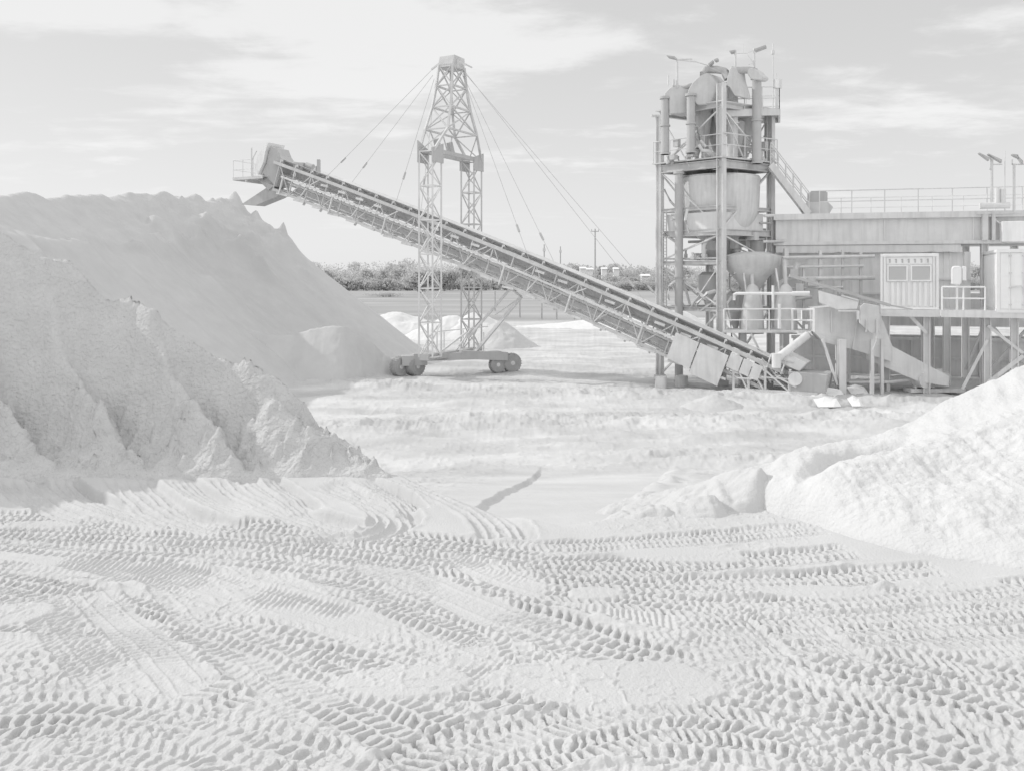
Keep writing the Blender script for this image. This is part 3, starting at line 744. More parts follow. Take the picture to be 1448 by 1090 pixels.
m.build('gusset_beam', 'dark_steel', mast)
m = MB()                                               # tapering head frame
lv = [(11.3, 2.38, .42), (12.55, 1.45, .68), (13.76, .98, .56), (14.9, .72, .47), (16.0, .58, .42)]
def corner(i, a, b): z, la, lb = lv[i]; return mp_+ax*la*a+cross*lb*b+UP*z
for i in range(len(lv)-1):
    for a in (-1, 1):
        for b in (-1, 1): m.bar(corner(i, a, b), corner(i+1, a, b), .11)
        m.bar(corner(i, a, -1), corner(i+1, a, 1), .055); m.bar(corner(i, a, 1), corner(i+1, a, -1), .055); m.bar(corner(i+1, a, -1), corner(i+1, a, 1), .06)
    for b in (-1, 1):
        if i > 0: m.bar(corner(i, -1, b), corner(i+1, 1, b), .06); m.bar(corner(i, 1, b), corner(i+1, -1, b), .06)
        if i < 3: m.bar(corner(i+1, -1, b), corner(i+1, 1, b), .09)
for b in (-.6,):
    p = mp_+cross*b
    m.bar(p-ax*.55+UP*11.4, p+ax*.0+UP*12.55, .05); m.bar(p+ax*.55+UP*11.4, p+ax*1.0+UP*12.5, .05); m.bar(p-ax*.2+UP*11.4, p-ax*1.1+UP*12.5, .05); m.bar(p+ax*.7+UP*11.4, p+ax*.1+UP*12.5, .05)
m.build('head_frame', 'lit_steel', mast)
m = MB()
for t in (-.62, .66):
    p = mp_+ax*t-cross*.55+UP*11.75
    m.prism([p-ax*.3+UP*.35, p-ax*.02+UP*.45, p+ax*.26-UP*.15, p+ax*.14-UP*.34, p-ax*.1-UP*.15], cross*.2)
m.build('sheave', 'dark_steel', mast)
m = MB()
hb = mp_+UP*15.85
m.prism([hb-ax*.62-cross*.5, hb+ax*.62-cross*.5, hb+ax*.52-cross*.42+UP*.62, hb-ax*.52-cross*.42+UP*.62], cross*.92)
m.build('head_box', 'lit_steel', mast, bevel=.03)
m = MB()
for a in (-1, 1):
    for b in (-.5, .5): p = hb+ax*a*.3+cross*b; m.bar(p+UP*.35, p+cross*b*1.1+UP*.05, .08)
m.build('cable_lug', 'steel', mast)
# chassis and wheels
wl, wr = Vector((-5.55, 44.9, 0)), Vector((-.35, 46.7, 0)); wd_ = (wr-wl).normalized(); wp = Vector((wd_.y, -wd_.x, 0))
m = MB()
m.bar(wl+UP*.95+wd_*.5, wr+UP*.95-wd_*.3, .55, .38)
m.bar(wl+UP*.8-wd_*.1, wl+UP*.8+wd_*1.2, .7, .5)
m.bar(mp_-ax*2.6+UP*1.05, mp_+ax*2.6+UP*1.05, .5, .3)
m.bar(wr+UP*1.02-wd_*2.5, wr+UP*.86+wd_*.05, .6, .42)
m.build('chassis', 'dark_steel', mast)
def wheel(c, axis, w=.42, r=.5):
    axis = Vector(axis).normalized()
    prof = [(r*.55, -w/2), (r*.9, -w/2), (r, -w/2+.09), (r, w/2-.09), (r*.9, w/2), (r*.55, w/2)]
    mm = MB(); mm.lathe(c, prof, 24, axis)
    d_, a_, b_ = basis(axis, Vector((0, 1, 0)))
    for k in range(22):                                # tread bars
        for sd in (-1, 1):
            an = 2*math.pi*(k+.5*(sd > 0))/22; rad = a_*math.cos(an)+b_*math.sin(an); tg = b_*math.cos(an)-a_*math.sin(an)
            p = Vector(c)+rad*(r+.004); mm.bar(p+d_*sd*.03*w, p+d_*sd*w*.47+tg*.05-rad*.035, .05, .05, up=rad)
    o = mm.build('wheel', 'tyre', mast, smooth=True)
    rm = MB(); rm.lathe(c, [(r*.2, -w/2-.01), (r*.30, -w/2+.02), (r*.54, -w/2+.05), (r*.56, -w/2-.01), (r*.56, w/2+.01), (r*.54, w/2-.05), (r*.30, w/2-.02), (r*.2, w/2+.01)], 18, axis)
    rm.build('rim', 'mid_steel', o, smooth=True)
axl = Vector((.72, -.69, 0)); axr = Vector((.35, -.94, 0))
wheel(wl-wd_*.18+UP*.5, axl); wheel(wl+wd_*.62+UP*.5-wp*.02, axl, .6)
wheel(wr-wd_*.45+UP*.44, axr, .4, .44); wheel(wr+wd_*.35+UP*.5, axr)
m = MB()                                               # diagonal props up to the conveyor
for (p0, p1, w) in ((P(662, 478, 46.6), P(722, 408, 45.0), .11), (P(672, 498, 46.4), P(737, 420, 44.4), .15), (P(618, 502, 45.4), P(660, 470, 46.2), .09), (P(640, 503, 46), P(668, 463, 46.6), .07), (P(737, 420, 44.4), P(722, 408, 45.0), .09), (P(700, 446, 45.7), P(737, 420, 44.4), .05)):
    m.bar(p0, p1, w)
for px in (618, 628, 655, 684):
    m.bar(P(px, 508, 46.3), P(px, 455+(px % 7)*3, 46.5), .06)
m.bar(P(612, 470, 46.3), P(690, 462, 46.6), .05)
m.build('props', 'pale_steel', mast)
m = MB()
cab = [(P(610, 100, 45.6), cv(.862, HW, .05)), (P(612, 107, 45.6), cv(.835, -HW, .05)), (P(614, 112, 45.8), cv(.70, HW, .05)), (P(616, 114, 46), cv(.672, -HW, .05)),
       (P(652, 95, 46.3), cv(.215, HW, .1)), (P(654, 100, 46.5), cv(.195, -HW, .1)), (P(653, 104, 46.3), cv(.43, HW, .1)), (P(655, 108, 46.5), cv(.40, -HW, .1))]
for i, (a, b) in enumerate(cab):
    m.tube(a, b, .013, 5)
    t = (a-b).normalized()
    m.tube(b+t*1.5, b+t*1.9, .06, 6)
m.build('stay_cables', 'cable', mast)

# ------------------------------------------------------------------ wash plant tower
DT = 2.4
TA = P(933, 0, 41.2); TB = P(1020, 0, 38.8); TC = P(1090, 0, 40.8)
for _v in (TA, TB, TC): _v.z = 0
TD = TA+TC-TB
tower = thing('plant_tower', (TB.x, TB.y, 0), 'tall steel process tower crowned with curved ducts and dark vertical pipes', 'tower')
def zat(py, D): return CAMZ+(HY-py)/FPX*(D+DT)
def columns(pts, mat='steel'):
    for (p, z1, w) in pts:
        mm = MB(); mm.ibeam(p, p+UP*z1, w, w, .05, up=Vector((.7, -.7, 0)))
        mm.bar(p, p+UP*.25, w*1.7, w*1.7); mm.build('column', mat, tower)
columns([(TA, zat(165, 41.2), .30)], 'mid_steel')
columns([(TB, zat(118, 38.8), .34)], 'steel')
columns([(TC, zat(158, 40.8), .30), (TD, zat(160, 43), .30)], 'lit_steel')
m = MB()
for z, h in ((zat(236, 40), .38), (zat(296, 40), .18), (zat(330, 40), .3), (zat(372, 40), .2), (zat(158, 40.5), .24), (zat(437, 40), .2)):
    for a, b in ((TA, TB), (TB, TC), (TC, TD), (TD, TA)):
        m = MB(); m.ibeam(a+(b-a)*.01+UP*z, b-(b-a)*.01+UP*z, h*.7, h, .04); m.build('floor_beam', 'lit_steel', tower)
zs = [zat(437, 40), zat(372, 40), zat(330, 40), zat(236, 40), zat(158, 40.5)]
for a, b, fl in ((TA, TB, 0), (TB, TC, 1), (TD, TA, 1), (TC, TD, 0)):
    for i, (z0, z1) in enumerate(zip(zs[:-1], zs[1:])):
        mid = (a+b)/2
        if (i+fl) % 2: eachbar('cross_brace', 'mid_steel', tower, [(a+UP*(z0+.1), b+UP*(z1-.1), .065)])
        else: eachbar('cross_brace', 'mid_steel', tower, [(b+UP*(z0+.1), a+UP*(z1-.1), .065)])
        if i in (0, 3): eachbar('cross_brace', 'mid_steel', tower, [(mid+UP*z0, (a if i else b)+UP*z1, .05)])
    eachbar('cross_brace', 'mid_steel', tower, [(a+UP*.2, b+UP*zs[0], .08)])
u_ = (TB-TA).normalized(); v_ = (TC-TB).normalized()
tc = (TA+TC)/2
# gratings
for py, ex in ((234, .25), (157, .15), (372, .0)):
    z = zat(py, 40)+.18; m = MB()
    m.prism([TA-u_*ex-v_*ex+UP*z, TB+u_*ex-v_*ex+UP*z, TC+u_*ex+v_*ex+UP*z, TD-u_*ex+v_*ex+UP*z], UP*.06)
    m.build('grating_floor', 'lit_steel', tower)
def railing(mb, pts, h=1.1, r=.022, gap=1.1, mid=True):
    for a, b in zip(pts[:-1], pts[1:]):
        a = Vector(a); b = Vector(b); n = max(1, int(round((b-a).length/gap)))
        for i in range(n+1): p = a+(b-a)*i/n; mb.tube(p, p+UP*h, r, 6)
        mb.tube(a+UP*h, b+UP*h, r*1.1, 6)
        if mid: mb.tube(a+UP*h*.52, b+UP*h*.52, r*.9, 6)
# upper right platform
def tp(px, py, D): return P(px, py, D)
m = MB()
pA, pB = tp(1028, 158, 39.4), tp(1102, 156, 39.9)
dep_ = Vector((.3, 1, 0)).normalized()*2.2
m.prism([pA, pB, pB+dep_, pA+dep_], UP*.1); m.bar(pA-UP*.1, pB-UP*.1, .1, .3); m.bar(pB-UP*.1, pB+dep_-UP*.1, .1, .3); m.bar(pA+dep_-UP*.1, pB+dep_-UP*.1, .1, .3)
m.build('top_platform', 'steel', tower)
m = MB(); railing(m, [pA+dep_*.02, pB, pB+dep_, pA+dep_], 1.12, .026, .8)
m.build('top_railing', 'pale_steel', tower)
m = MB()
z = zat(234, 40)+.24
railing(m, [TB+u_*.2-v_*.2+UP*z, TC+u_*.2+v_*.2+UP*z], 1.1, .026, .75)
railing(m, [TA-u_*.2-v_*.2+UP*z, TB+u_*.2-v_*.2+UP*z], 1.05, .022, .9)
m.build('landing_railing', 'pale_steel', tower)
# big dark pipes
def vpipe(px0, py0, py1, D, r, name='riser_pipe', mat='dark_steel', fl=True):
    mm = MB(); a = P(px0, py1, D); b = P(px0, py0, D); mm.tube(a, b, r, 16)
    if fl:
        mm.tube(b-UP*.02, b+UP*.09, r*1.35, 16); mm.tube(a, a+UP*.08, r*1.3, 16)
        mm.tube((a+b)/2, (a+b)/2+UP*.07, r*1.25, 16)
    return mm.build(name, mat, tower, smooth=True)
vpipe(940.5, 140, 219, 39.8, .20); vpipe(977, 136, 217, 39.2, .20); vpipe(960, 246, 540, 40.2, .20)
vpipe(1070, 112, 232, 39.6, .22); vpipe(1036, 120, 232, 39.8, .26, mat='steel'); vpipe(1086, 157, 232, 41.2, .18); vpipe(990, 152, 210, 40.6, .20, mat='steel')
vpipe(1050, 372, 500, 40.2, .16); vpipe(1096, 310, 385, 42, .28)
# hoods and ducts along the top: half round bodies with thickness
def hood(poly, D, depth, mat, ang=.75):
    mm = MB(); q = [P(x, y, D) for x, y in poly]
    mm.prism(q, Vector((math.sin(ang), math.cos(ang), 0))*depth)
    return mm.build('duct_hood', mat, tower, bevel=.04)
hood([(946, 162), (946, 138), (938, 138), (940, 131), (946, 125), (953, 121), (959, 120), (966, 123), (976, 120), (976, 136), (976, 160)], 39.6, 1.0, 'lit_steel')
hood([(980, 136), (971, 134), (974, 125), (979, 117), (985, 111), (993, 106), (1000, 103), (1014, 118), (1012, 130), (1008, 140), (1004, 148), (986, 149), (981, 144)], 39.2, 1.2, 'lit_steel')
hood([(1026, 121), (1028, 110), (1031, 98), (1034, 94.5), (1040, 95), (1041, 104), (1042, 112), (1047, 128), (1049, 138), (1038, 136), (1031, 124)], 38.9, .9, 'lit_steel')
hood([(1064, 96), (1071, 100), (1075, 105), (1079, 108), (1078.5, 111), (1075, 114), (1063, 113), (1059, 109), (1056, 104), (1056, 97)], 39.2, .6, 'lit_steel')
m = MB()
m.path([P(995, 116, 39.6), P(995, 103, 39.6), P(998, 99.5, 39.6), P(1004, 99, 39.6), P(1014, 99, 39.4), P(1024, 101, 39.2), P(1029, 112, 39.1)], .18, 12)
m.path([P(1030, 103, 39.1), P(1036, 99.5, 39.1), P(1046, 100, 39.2), P(1058, 99.5, 39.4), P(1067, 101, 39.5), P(1070, 112, 39.6)], .17, 12)
m.path([P(957, 122, 39.8), P(966, 124, 39.7), P(978, 121, 39.5)], .12, 10)
m.build('crossover_duct', 'dark_steel', tower, smooth=True)
m = MB()                                               # main settling cone
c = Vector((tc.x+.25, tc.y+.2, 0)); 
m.lathe((c.x, c.y, 0), [(.42, zat(372, 40)+.1), (.9, zat(338, 40)), (1.62, zat(322, 40)), (1.9, zat(300, 40)), (1.95, zat(262, 40)), (1.98, zat(250, 40)), (1.9, zat(247, 40))], 32)
m.build('settling_cone', 'steel', tower, smooth=True)
m = MB()
z0, z1 = zat(330, 40), zat(302, 40)
m.prism([TA+u_*.45+v_*.1+UP*z0, TB-u_*.1-v_*.12+UP*z0, TB-u_*.1-v_*.12+UP*z1, TA+u_*.3+v_*.1+UP*z1], v_*3.2)
m.build('launder_box', 'mid_steel', tower)
m = MB()
m = None
for q, (px, py, D) in enumerate(((1020, 150, 40.4), (1040, 185, 40.6), (995, 165, 40.8))):
    p = P(px, py, D); m = MB(); m.lathe((p.x, p.y, 0), [(.10, p.z-2.2), (.16, p.z-1.6), (.42, p.z-.1), (.44, p.z+.4), (.2, p.z+.55)], 18); m.build('cyclone_body', 'lit_steel', tower, smooth=True)
m = MB()                                               # feed bins under the cone
p = P(1062, 385, 39.5); m.lathe((p.x, p.y, 0), [(.35, p.z-1.0), (.6, p.z-.5), (1.35, p.z+.35), (1.4, p.z+.75), (.6, p.z+.95)], 24)
m.build('lower_bin', 'lit_steel', tower, smooth=True)
def pp(pts, D, r):
    MB().path([P(x, y, D+dd) for x, y, dd in pts], r, 8).build('hose_pipe', 'pale_steel', tower, smooth=True)
pp([(995, 372, 0), (995, 348, 0), (999, 340, 0), (1013, 333, 0)], 39.6, .10)
pp([(985, 192, 0), (988, 205, 0), (993, 213, 0), (1003, 214, 0), (1010, 226, .2)], 39.1, .09)
pp([(986, 180, 0), (990, 199, 0), (998, 208, 0)], 39.2, .08)
pp([(939, 268, 0), (948, 285, 0), (958, 296, 0)], 40.6, .06); pp([(938, 330, 0), (946, 336, 0), (955, 342, 0)], 40.8, .07)
pp([(945, 425, 0), (946, 405, 0), (955, 398, 0), (968, 394, 0)], 40.2, .07)
pp([(1026, 398, 0), (1038, 388, 0), (1042, 380, 0)], 39, .05); pp([(975, 330, 0), (969, 312, 0), (972, 296, 0)], 39.5, .07)
pp([(1035, 480, 0), (1033, 455, 0), (1028, 430, 0), (1034, 420, .3)], 38.9, .05)
pp([(985, 430, 0), (1000, 415, 0), (1012, 412, 0)], 39.4, .09); pp([(983, 432, 0), (990, 440, 0), (1012, 425, 0)], 39.4, .05)
rnd = random.Random(5)
for i in range(46):                                    # pumps, valve heads, cable boxes and short pipes crowding the floors
    py0, py1, a0 = ((206, 231, .0), (206, 231, .0), (338, 369, .0), (338, 369, .0), (378, 432, .0), (300, 318, .0))[i % 6]
    px = rnd.uniform(944, 1086); D = 39.9+rnd.uniform(-.3, 1.2)
    if i % 3 == 0:
        w = rnd.uniform(.12, .3); hh = rnd.uniform(.2, .55); a = P(px, py1-rnd.uniform(0, 4), D)
        m = MB(); m.lathe((a.x, a.y, a.z), [(w*.6, 0), (w*.6, hh*.4), (w*.35, hh*.45), (w*.35, hh*.8), (w*.5, hh*.82), (w*.5, hh)], 10); m.build('valve_head', rnd.choice(['steel', 'lit_steel', 'pale_steel']), tower, smooth=True)
    elif i % 3 == 1:
        y0 = rnd.uniform(py0, py1-6); y1 = py1; x1 = px+rnd.uniform(-9, 9)
        MB().path([P(px, y0, D), P(px, (y0+y1)/2, D), P(px+(x1-px)*.3, (y0+y1)/2+3, D), P(x1, y1, D-.1)], rnd.uniform(.035, .09), 8).build('hose_pipe', rnd.choice(['dark_steel', 'lit_steel', 'pale_steel']), tower, smooth=True)
    else:
        x1 = px+rnd.uniform(10, 34); y0 = rnd.uniform(py0, py1)
        MB().tube(P(px, y0, D), P(x1, y0+rnd.uniform(-1, 1), D+.2), rnd.uniform(.03, .08), 8).build('pipe_run', rnd.choice(['dark_steel', 'lit_steel', 'mid_steel']), tower, smooth=True)
for px, y0, y1, D, w in ((985, 165, 228, 41.2, .42), (1012, 160, 229, 41.4, .36), (1052, 165, 229, 41.6, .40), (1008, 338, 372, 40.6, .55), (1034, 338, 372, 41.2, .5), (1070, 338, 372, 41.2, .42), (1002, 385, 432, 41, .5), (1040, 412, 470, 40.6, .45)):
    a = P(px, y1, D); c_ = P(px, y0, D); hh = c_.z-a.z
    m = MB(); m.lathe((a.x, a.y, a.z), [(w*.25, 0), (w*.3, hh*.12), (w*.9, hh*.45), (w, hh*.5), (w, hh*.9), (w*.6, hh)], 16); m.build('holding_pot', 'lit_steel', tower, smooth=True)
m = MB()                                               # caged ladder up the left column
for sx in (936.5, 942.5): m.bar(P(sx, 500, 40.9), P(sx, 300, 40.9), .05)
for k in range(44): y = 302+k*4.5; m.bar(P(936.5, y, 40.9), P(942.5, y, 40.9), .03)
m.build('ladder', 'lit_steel', tower)
for (px, py, w, h, D) in ((1003, 350, 14, 26, 40.8), (1048, 350, 16, 28, 41), (1062, 340, 12, 12, 40), (1076, 352, 8, 30, 41.4), (1036, 352, 9, 34, 40.2), (1058, 366, 40, 10, 40.6), (1003, 322, 24, 12, 39.2), (975, 222, 12, 8, 40), (950, 226, 9, 7, 40), (1050, 206, 8, 12, 40.5), (1060, 214, 6, 9, 40.2), (1078, 214, 9, 14, 40.6), (1000, 222, 16, 6, 40), (1040, 222, 20, 6, 40.4), (955, 208, 8, 12, 40.4)):
    a = P(px, py, D); w2 = w*D/FPX; h2 = h*D/FPX
    m = MB(); m.prism([a-u_*w2/2, a+u_*w2/2, a+u_*w2/2+UP*h2, a-u_*w2/2+UP*h2], v_*max(.2, w2*.8)); m.build('junction_box', 'lit_steel', tower)
m = MB()                                               # lamp masts on the roof
def lamp_pole(px, py0, py1, D, arms):
    m.tube(P(px, py0, D), P(px, py1, D), .055, 8)
    for (x0, y0, x1, y1, w) in arms: m.bar(P(x0, y0, D), P(x1, y1, D), w, w*.7)
lamp_pole(957.5, 125, 84, 39.6, [(957, 85, 984, 88, .06), (957, 85, 979, 84, .07), (984, 88, 1001, 93, .05), (1001, 93, 1002, 100, .05), (957, 84, 953, 80.5, .07)])
lamp_pole(1040, 96, 72, 39.3, [(1040, 76, 1056, 76, .03), (1056, 76, 1066, 72, .03), (1066, 90, 1057, 78, .03)])
lamp_pole(1066.5, 96, 69, 39.3, [(1066, 90, 1058, 92, .03)])
m.tube(P(1093, 155, 39.9), P(1093, 62, 39.9), .03, 6); m.tube(P(1093, 77, 39.9), P(1093, 72, 39.9), .09, 8)
m.tube(P(1051.5, 76, 39.3), P(1051.5, 62, 39.3), .012, 5)
m.tube(P(945, 122, 39.6), P(945, 107, 39.6), .04, 6); m.tube(P(952.5, 122, 39.6), P(952.5, 113, 39.6), .06, 6)
m.tube(P(1098, 115, 39.9), P(1098, 104, 39.9), .025, 6)
m.build('lamp_mast', 'steel', tower)
for (x0, y0, x1, y1, w) in ((942, 78.5, 954, 81, .22), (1001, 91, 1008, 86, .2), (1009, 84.5, 1015, 83, .16), (1031, 72.5, 1040, 71.5, .15), (1066, 70, 1083, 64.5, .18)):
    m = MB(); m.prism([P(x0, y0, 39.2), P(x1, y1-.8, 39.2), P(x1, y1+1.8, 39.2), P(x0+2, y0+2, 39.2)], Vector((.15, .4, 0))); m.build('floodlight', 'dark_steel', tower)
m = MB(); a = P(1097.5, 125, 39.8); m.prism([a-u_*.13, a+u_*.13, a+u_*.13+UP*.42, a-u_*.13+UP*.42], v_*.25); m.build('control_box', 'steel', tower)
m = MB(); m.bar(P(1098, 156, 39.9), P(1098, 125, 39.9), .11); m.build('box_post', 'steel', tower); m = MB(); m.bar(P(921, 164.5, 41.2), P(935, 164.5, 41.2), .12, .1); m.build('roof_bracket', 'steel', tower)

DT = 1.4
# stairs from the tower landing down to the long deck
st = thing('access_stair', P(1118, 260, 40.6), 'steep grey stair with twin handrails from tower landing to the long deck', 'stair')
s0, s1 = P(1090, 233, 40.6), P(1144, 303, 41.2)
dw = Vector((.25, .95, 0)).normalized()*.8
m = MB(); m.bar(s0, s1, .06, .34); m.bar(s0+dw, s1+dw, .06, .34)
m.build('stringer', 'steel', st)
m = MB()
for i in range(12): p = s0+(s1-s0)*(i+.5)/12; m.prism([p-Vector((.13, 0, 0)), p+Vector((.13, 0, 0)), p+Vector((.13, 0, 0))+dw, p-Vector((.13, 0, 0))+dw], UP*.04)
m.build('tread', 'pale_steel', st)
m = MB()
for o in (Vector((0, 0, 0)), dw):
    for hh in (.55, 1.05): m.tube(s0+o+UP*hh, s1+o+UP*hh, .024, 6)
    for i in range(6): p = s0+(s1-s0)*i/5+o; m.tube(p, p+UP*1.05, .022, 6)
m.build('handrail', 'pale_steel', st)

# ------------------------------------------------------------------ long screening deck
DT = 0.0
DY = R(14); DU = Vector((math.cos(DY), -math.sin(DY), 0)); DW = Vector((math.sin(DY), math.cos(DY), 0)); DO = Vector((12.63, 42.0, 0))*1.02
def dk(a, b, z): return DO+DU*a+DW*b+UP*z
def dbox(mb, a0, a1, b0, b1, z0, z1):
    return mb.hexa([dk(a0, b0, z0), dk(a1, b0, z0), dk(a1, b1, z0), dk(a0, b1, z0), dk(a0, b0, z1), dk(a1, b0, z1), dk(a1, b1, z1), dk(a0, b1, z1)])
deck = thing('screening_deck', dk(6, 1, 0), 'long raised steel deck of plate girders right of the tower', 'plant deck')
m = MB()
dbox(m, -.1, 15, 0, 4, 6.72, 7.78)
for a in (1.9, 4.8, 8.6): dbox(m, a, a+.06, -.06, 0, 6.72, 7.78)
m.build('plate_girder', 'mid_steel', deck)
m = MB(); dbox(m, -.2, 15, -.22, 4.2, 7.78, 8.06); dbox(m, -.2, 15, -.16, 4.1, 6.56, 6.72); dbox(m, -.1, 8.1, -.10, .0, 6.2, 6.54)
m.build('flange', 'mid_steel', deck)
m = MB(); railing(m, [dk(1.9, -.15, 8.06), dk(15, -.15, 8.06)], 1.08, .028, 1.45); railing(m, [dk(1.9, 4.1, 8.06), dk(15, 4.1, 8.06)], 1.08, .024, 1.5)
m.build('deck_railing', 'pale_steel', deck)
m = MB(); dbox(m, -.4, 8.6, .3, 3.9, 3.5, 6.2); m.build('tank_wall', 'light_plate', deck)
m = MB()
for a in (2.6, 6.9, 8.3): dbox(m, a, a+.14, .16, .3, 3.5, 6.2)
m.bar(dk(-.3, .2, 3.6), dk(1.4, .2, 6.1), .10); dbox(m, 2.8, 5.0, .18, .3, 4.2, 4.3); dbox(m, 6.0, 8.6, .18, .3, 4.9, 5.0)
dbox(m, .2, .34, .16, .3, 3.5, 6.2)
m.build('wall_stiffener', 'white_paint', deck)
for a in (.4, 3.2, 7.6, 9.2, 11.4, 14):
    for b in (.4, 3.8):
        m = MB(); m.ibeam(dk(a, b, 0), dk(a, b, 6.56), .30, .30, .05, up=DU); m.build('support_column', 'light_plate', deck)
eachbar('brace', 'mid_steel', deck, [(dk(9.2, .4, .4), dk(11.4, .4, 3.2), .12), (dk(11.4, .4, .4), dk(9.2, .4, 3.2), .12), (dk(9.2, 3.8, .4), dk(11.4, 3.8, 6.2), .12), (dk(.4, .4, 3.4), dk(3.2, .4, .4), .1)])
m = MB()                                               # hexagonal vibrator housing on the deck
vb = [(-.25, .35), (.0, .0), (1.05, .0), (1.25, .35), (1.0, .62), (.05, .62)]
m.prism([dk(1.35+a, .6, 8.06+z) for a, z in vb], DW*1.2)
m.build('screen_housing', 'lit_steel', deck)
m = MB(); dbox(m, 1.48, 2.35, .7, 1.6, 8.68, 9.15); dbox(m, 1.6, 2.3, .8, 1.5, 9.15, 9.24)
m.build('screen_motor', 'dark_steel', deck)
m = MB()                                               # lit end panels with gussets
dbox(m, 8.95, 9.2, -.28, .0, 6.7, 7.9); dbox(m, 9.35, 9.5, -.28, .0, 6.7, 7.9); m.bar(dk(9.4, -.2, 7.75), dk(10.2, -.2, 7.0), .06); dbox(m, 8.7, 10.6, -.30, .0, 7.9, 8.0)
m.build('end_gusset', 'steel', deck)
m = MB(); dbox(m, 9.7, 15, -.5, 0, 6.62, 7.55); m.build('end_trough', 'light_plate', deck, bevel=.02)  # lightened plate colour stands in for sunlight on this end

def flood(px, py, D, label, arms, lamps):
    t = thing('floodlight_post', P(px, py, D), label, 'floodlight')
    mm = MB(); mm.tube(P(px, py, D), P(px, arms[0], D), .06, 8)
    for s in arms[1]: mm.bar(P(s[0], s[1], D), P(s[2], s[3], D), .05)
    mm.build('post', 'steel', t)
    for (x0, y0, x1, y1) in lamps:
        l = MB(); l.prism([P(x0, y0, D-.2), P(x1, y1, D-.2), P(x1, y1+4.2, D-.2), P(x0+1, y0+1.5, D-.2)], Vector((.1, .35, 0))); l.build('lamp_head', 'dark_steel', t)
flood(1402.5, 288, 39.2, 'floodlight post with two tilted lamps above the deck railing', (226, [(1402, 227, 1399, 222), (1403, 233, 1417, 233), (1402, 236, 1399, 240)]), [(1385, 216, 1399, 223), (1398, 217.5, 1417, 226)])
flood(1434, 300, 39.0, 'thick dark lamp bracket beside the container at the picture edge', (232, [(1430, 233, 1448, 233), (1431, 233, 1431, 226)]), [(1432, 218, 1440, 219), (1438, 219, 1447, 228)])
t = tag(MB().tube(P(1421, 300, 39.1), P(1421, 214, 39.1), .02, 6).build('antenna', 'steel'), 'thin whip antenna between the two floodlight posts on the deck', 'antenna')
t = thing('valve_stack', P(1410, 300, 39.2), 'pale pump head on the deck under the floodlight post', 'pump')
m = MB(); a = P(1410, 293, 39); m.tube(a, a+UP*.85, .10, 10); m.tube(a+Vector((.25, 0, 0)), a+Vector((.25, 0, .8)), .13, 10); m.build('riser', 'mid_steel', t)
m = MB(); m.tube(a-DU*.7+UP*.06, a+DU*.5+UP*.06, .14, 12); m.build('manifold', 'pale_steel', t)

# ------------------------------------------------------------------ cabin platform, cabin, container
YW = R(22); U2 = Vector((math.cos(YW), -math.sin(YW), 0)); W2 = Vector((math.sin(YW), math.cos(YW), 0))
def fr(o, a, b, z): return o+U2*a+W2*b+UP*z
def fbox(mb, o, a0, a1, b0, b1, z0, z1):
    return mb.hexa([fr(o, a0, b0, z0), fr(o, a1, b0, z0), fr(o, a1, b1, z0), fr(o, a0, b1, z0), fr(o, a0, b0, z1), fr(o, a1, b0, z1), fr(o, a1, b1, z1), fr(o, a0, b1, z1)])
CO = Vector((P(1245, 0, 38.6).x, 38.6, 0)); CZ = zat(437, 38.6)
plat = thing('cabin_platform', fr(CO, 4, 1, 0), 'raised steel platform on posts carrying the white cabin and container', 'platform')
m = MB(); fbox(m, CO, 0, 2.35, -.15, 2.6, CZ-.32, CZ-.02); m.build('cabin_floor', 'pale_steel', plat)
m = MB(); fbox(m, CO, 2.35, 8.5, -.5, 2.6, CZ-.26, CZ-.04); fbox(m, CO, 2.35, 8.5, -.56, -.5, CZ-.3, CZ-.0); m.build('walkway_floor', 'mid_steel', plat)
m = MB(); railing(m, [fr(CO, 2.4, -.45, CZ-.03), fr(CO, 4.0, -.45, CZ-.03)], 1.0, .04, .75); m.build('walkway_railing', 'rail', plat)
for a, b in ((.25, .3), (1.85, .3), (4.15, .1), (5.15, .1), (6.7, .1), (.25, 2.3), (1.85, 2.3), (4.3, 2.3), (6.7, 2.3)):
    m = MB(); m.ibeam(fr(CO, a, b, 0), fr(CO, a, b, CZ-.3), .28, .28, .05, up=U2); m.build('platform_post', 'mid_steel', plat)
eachbar('platform_brace', 'mid_steel', plat, [(fr(CO, 4.15, .05, .6), fr(CO, 6.7, .05, 2.9), .16), (fr(CO, 6.7, .03, .8), fr(CO, 4.15, .03, 3.0), .12), (fr(CO, 3.2, .05, .3), fr(CO, 4.15, .05, 2.4), .12), (fr(CO, 1.85, .2, 2.6), fr(CO, 1.2, .2, CZ-.3), .14)])
cabin = thing('control_cabin', fr(CO, 1.15, 1.2, CZ), 'small white ribbed control cabin with two dark windows on the platform', 'cabin')
W_, H_ = 2.3, 2.36
m = MB()
fbox(m, CO, .03, W_-.03, .05, 2.35, CZ, CZ+H_-.04)
n = 9                                                  # pressed ribs below the windows
for i in range(n):
    a = .27+(W_-.56)*i/(n-1); fbox(m, CO, a-.055, a+.055, -.015, .052, CZ+.14, CZ+1.16)
fbox(m, CO, .24, W_-.24, -.005, .052, CZ+1.95, CZ+2.24)
m.build('wall_panels', 'white_paint', cabin)
m = MB()
for a0, a1 in ((0, .09), (W_-.10, W_)): fbox(m, CO, a0, a1, -.03, .055, CZ, CZ+H_)
fbox(m, CO, .13, .22, -.02, .052, CZ+.05, CZ+H_-.1); fbox(m, CO, W_-.22, W_-.16, -.02, .052, CZ+.05, CZ+H_-.1)
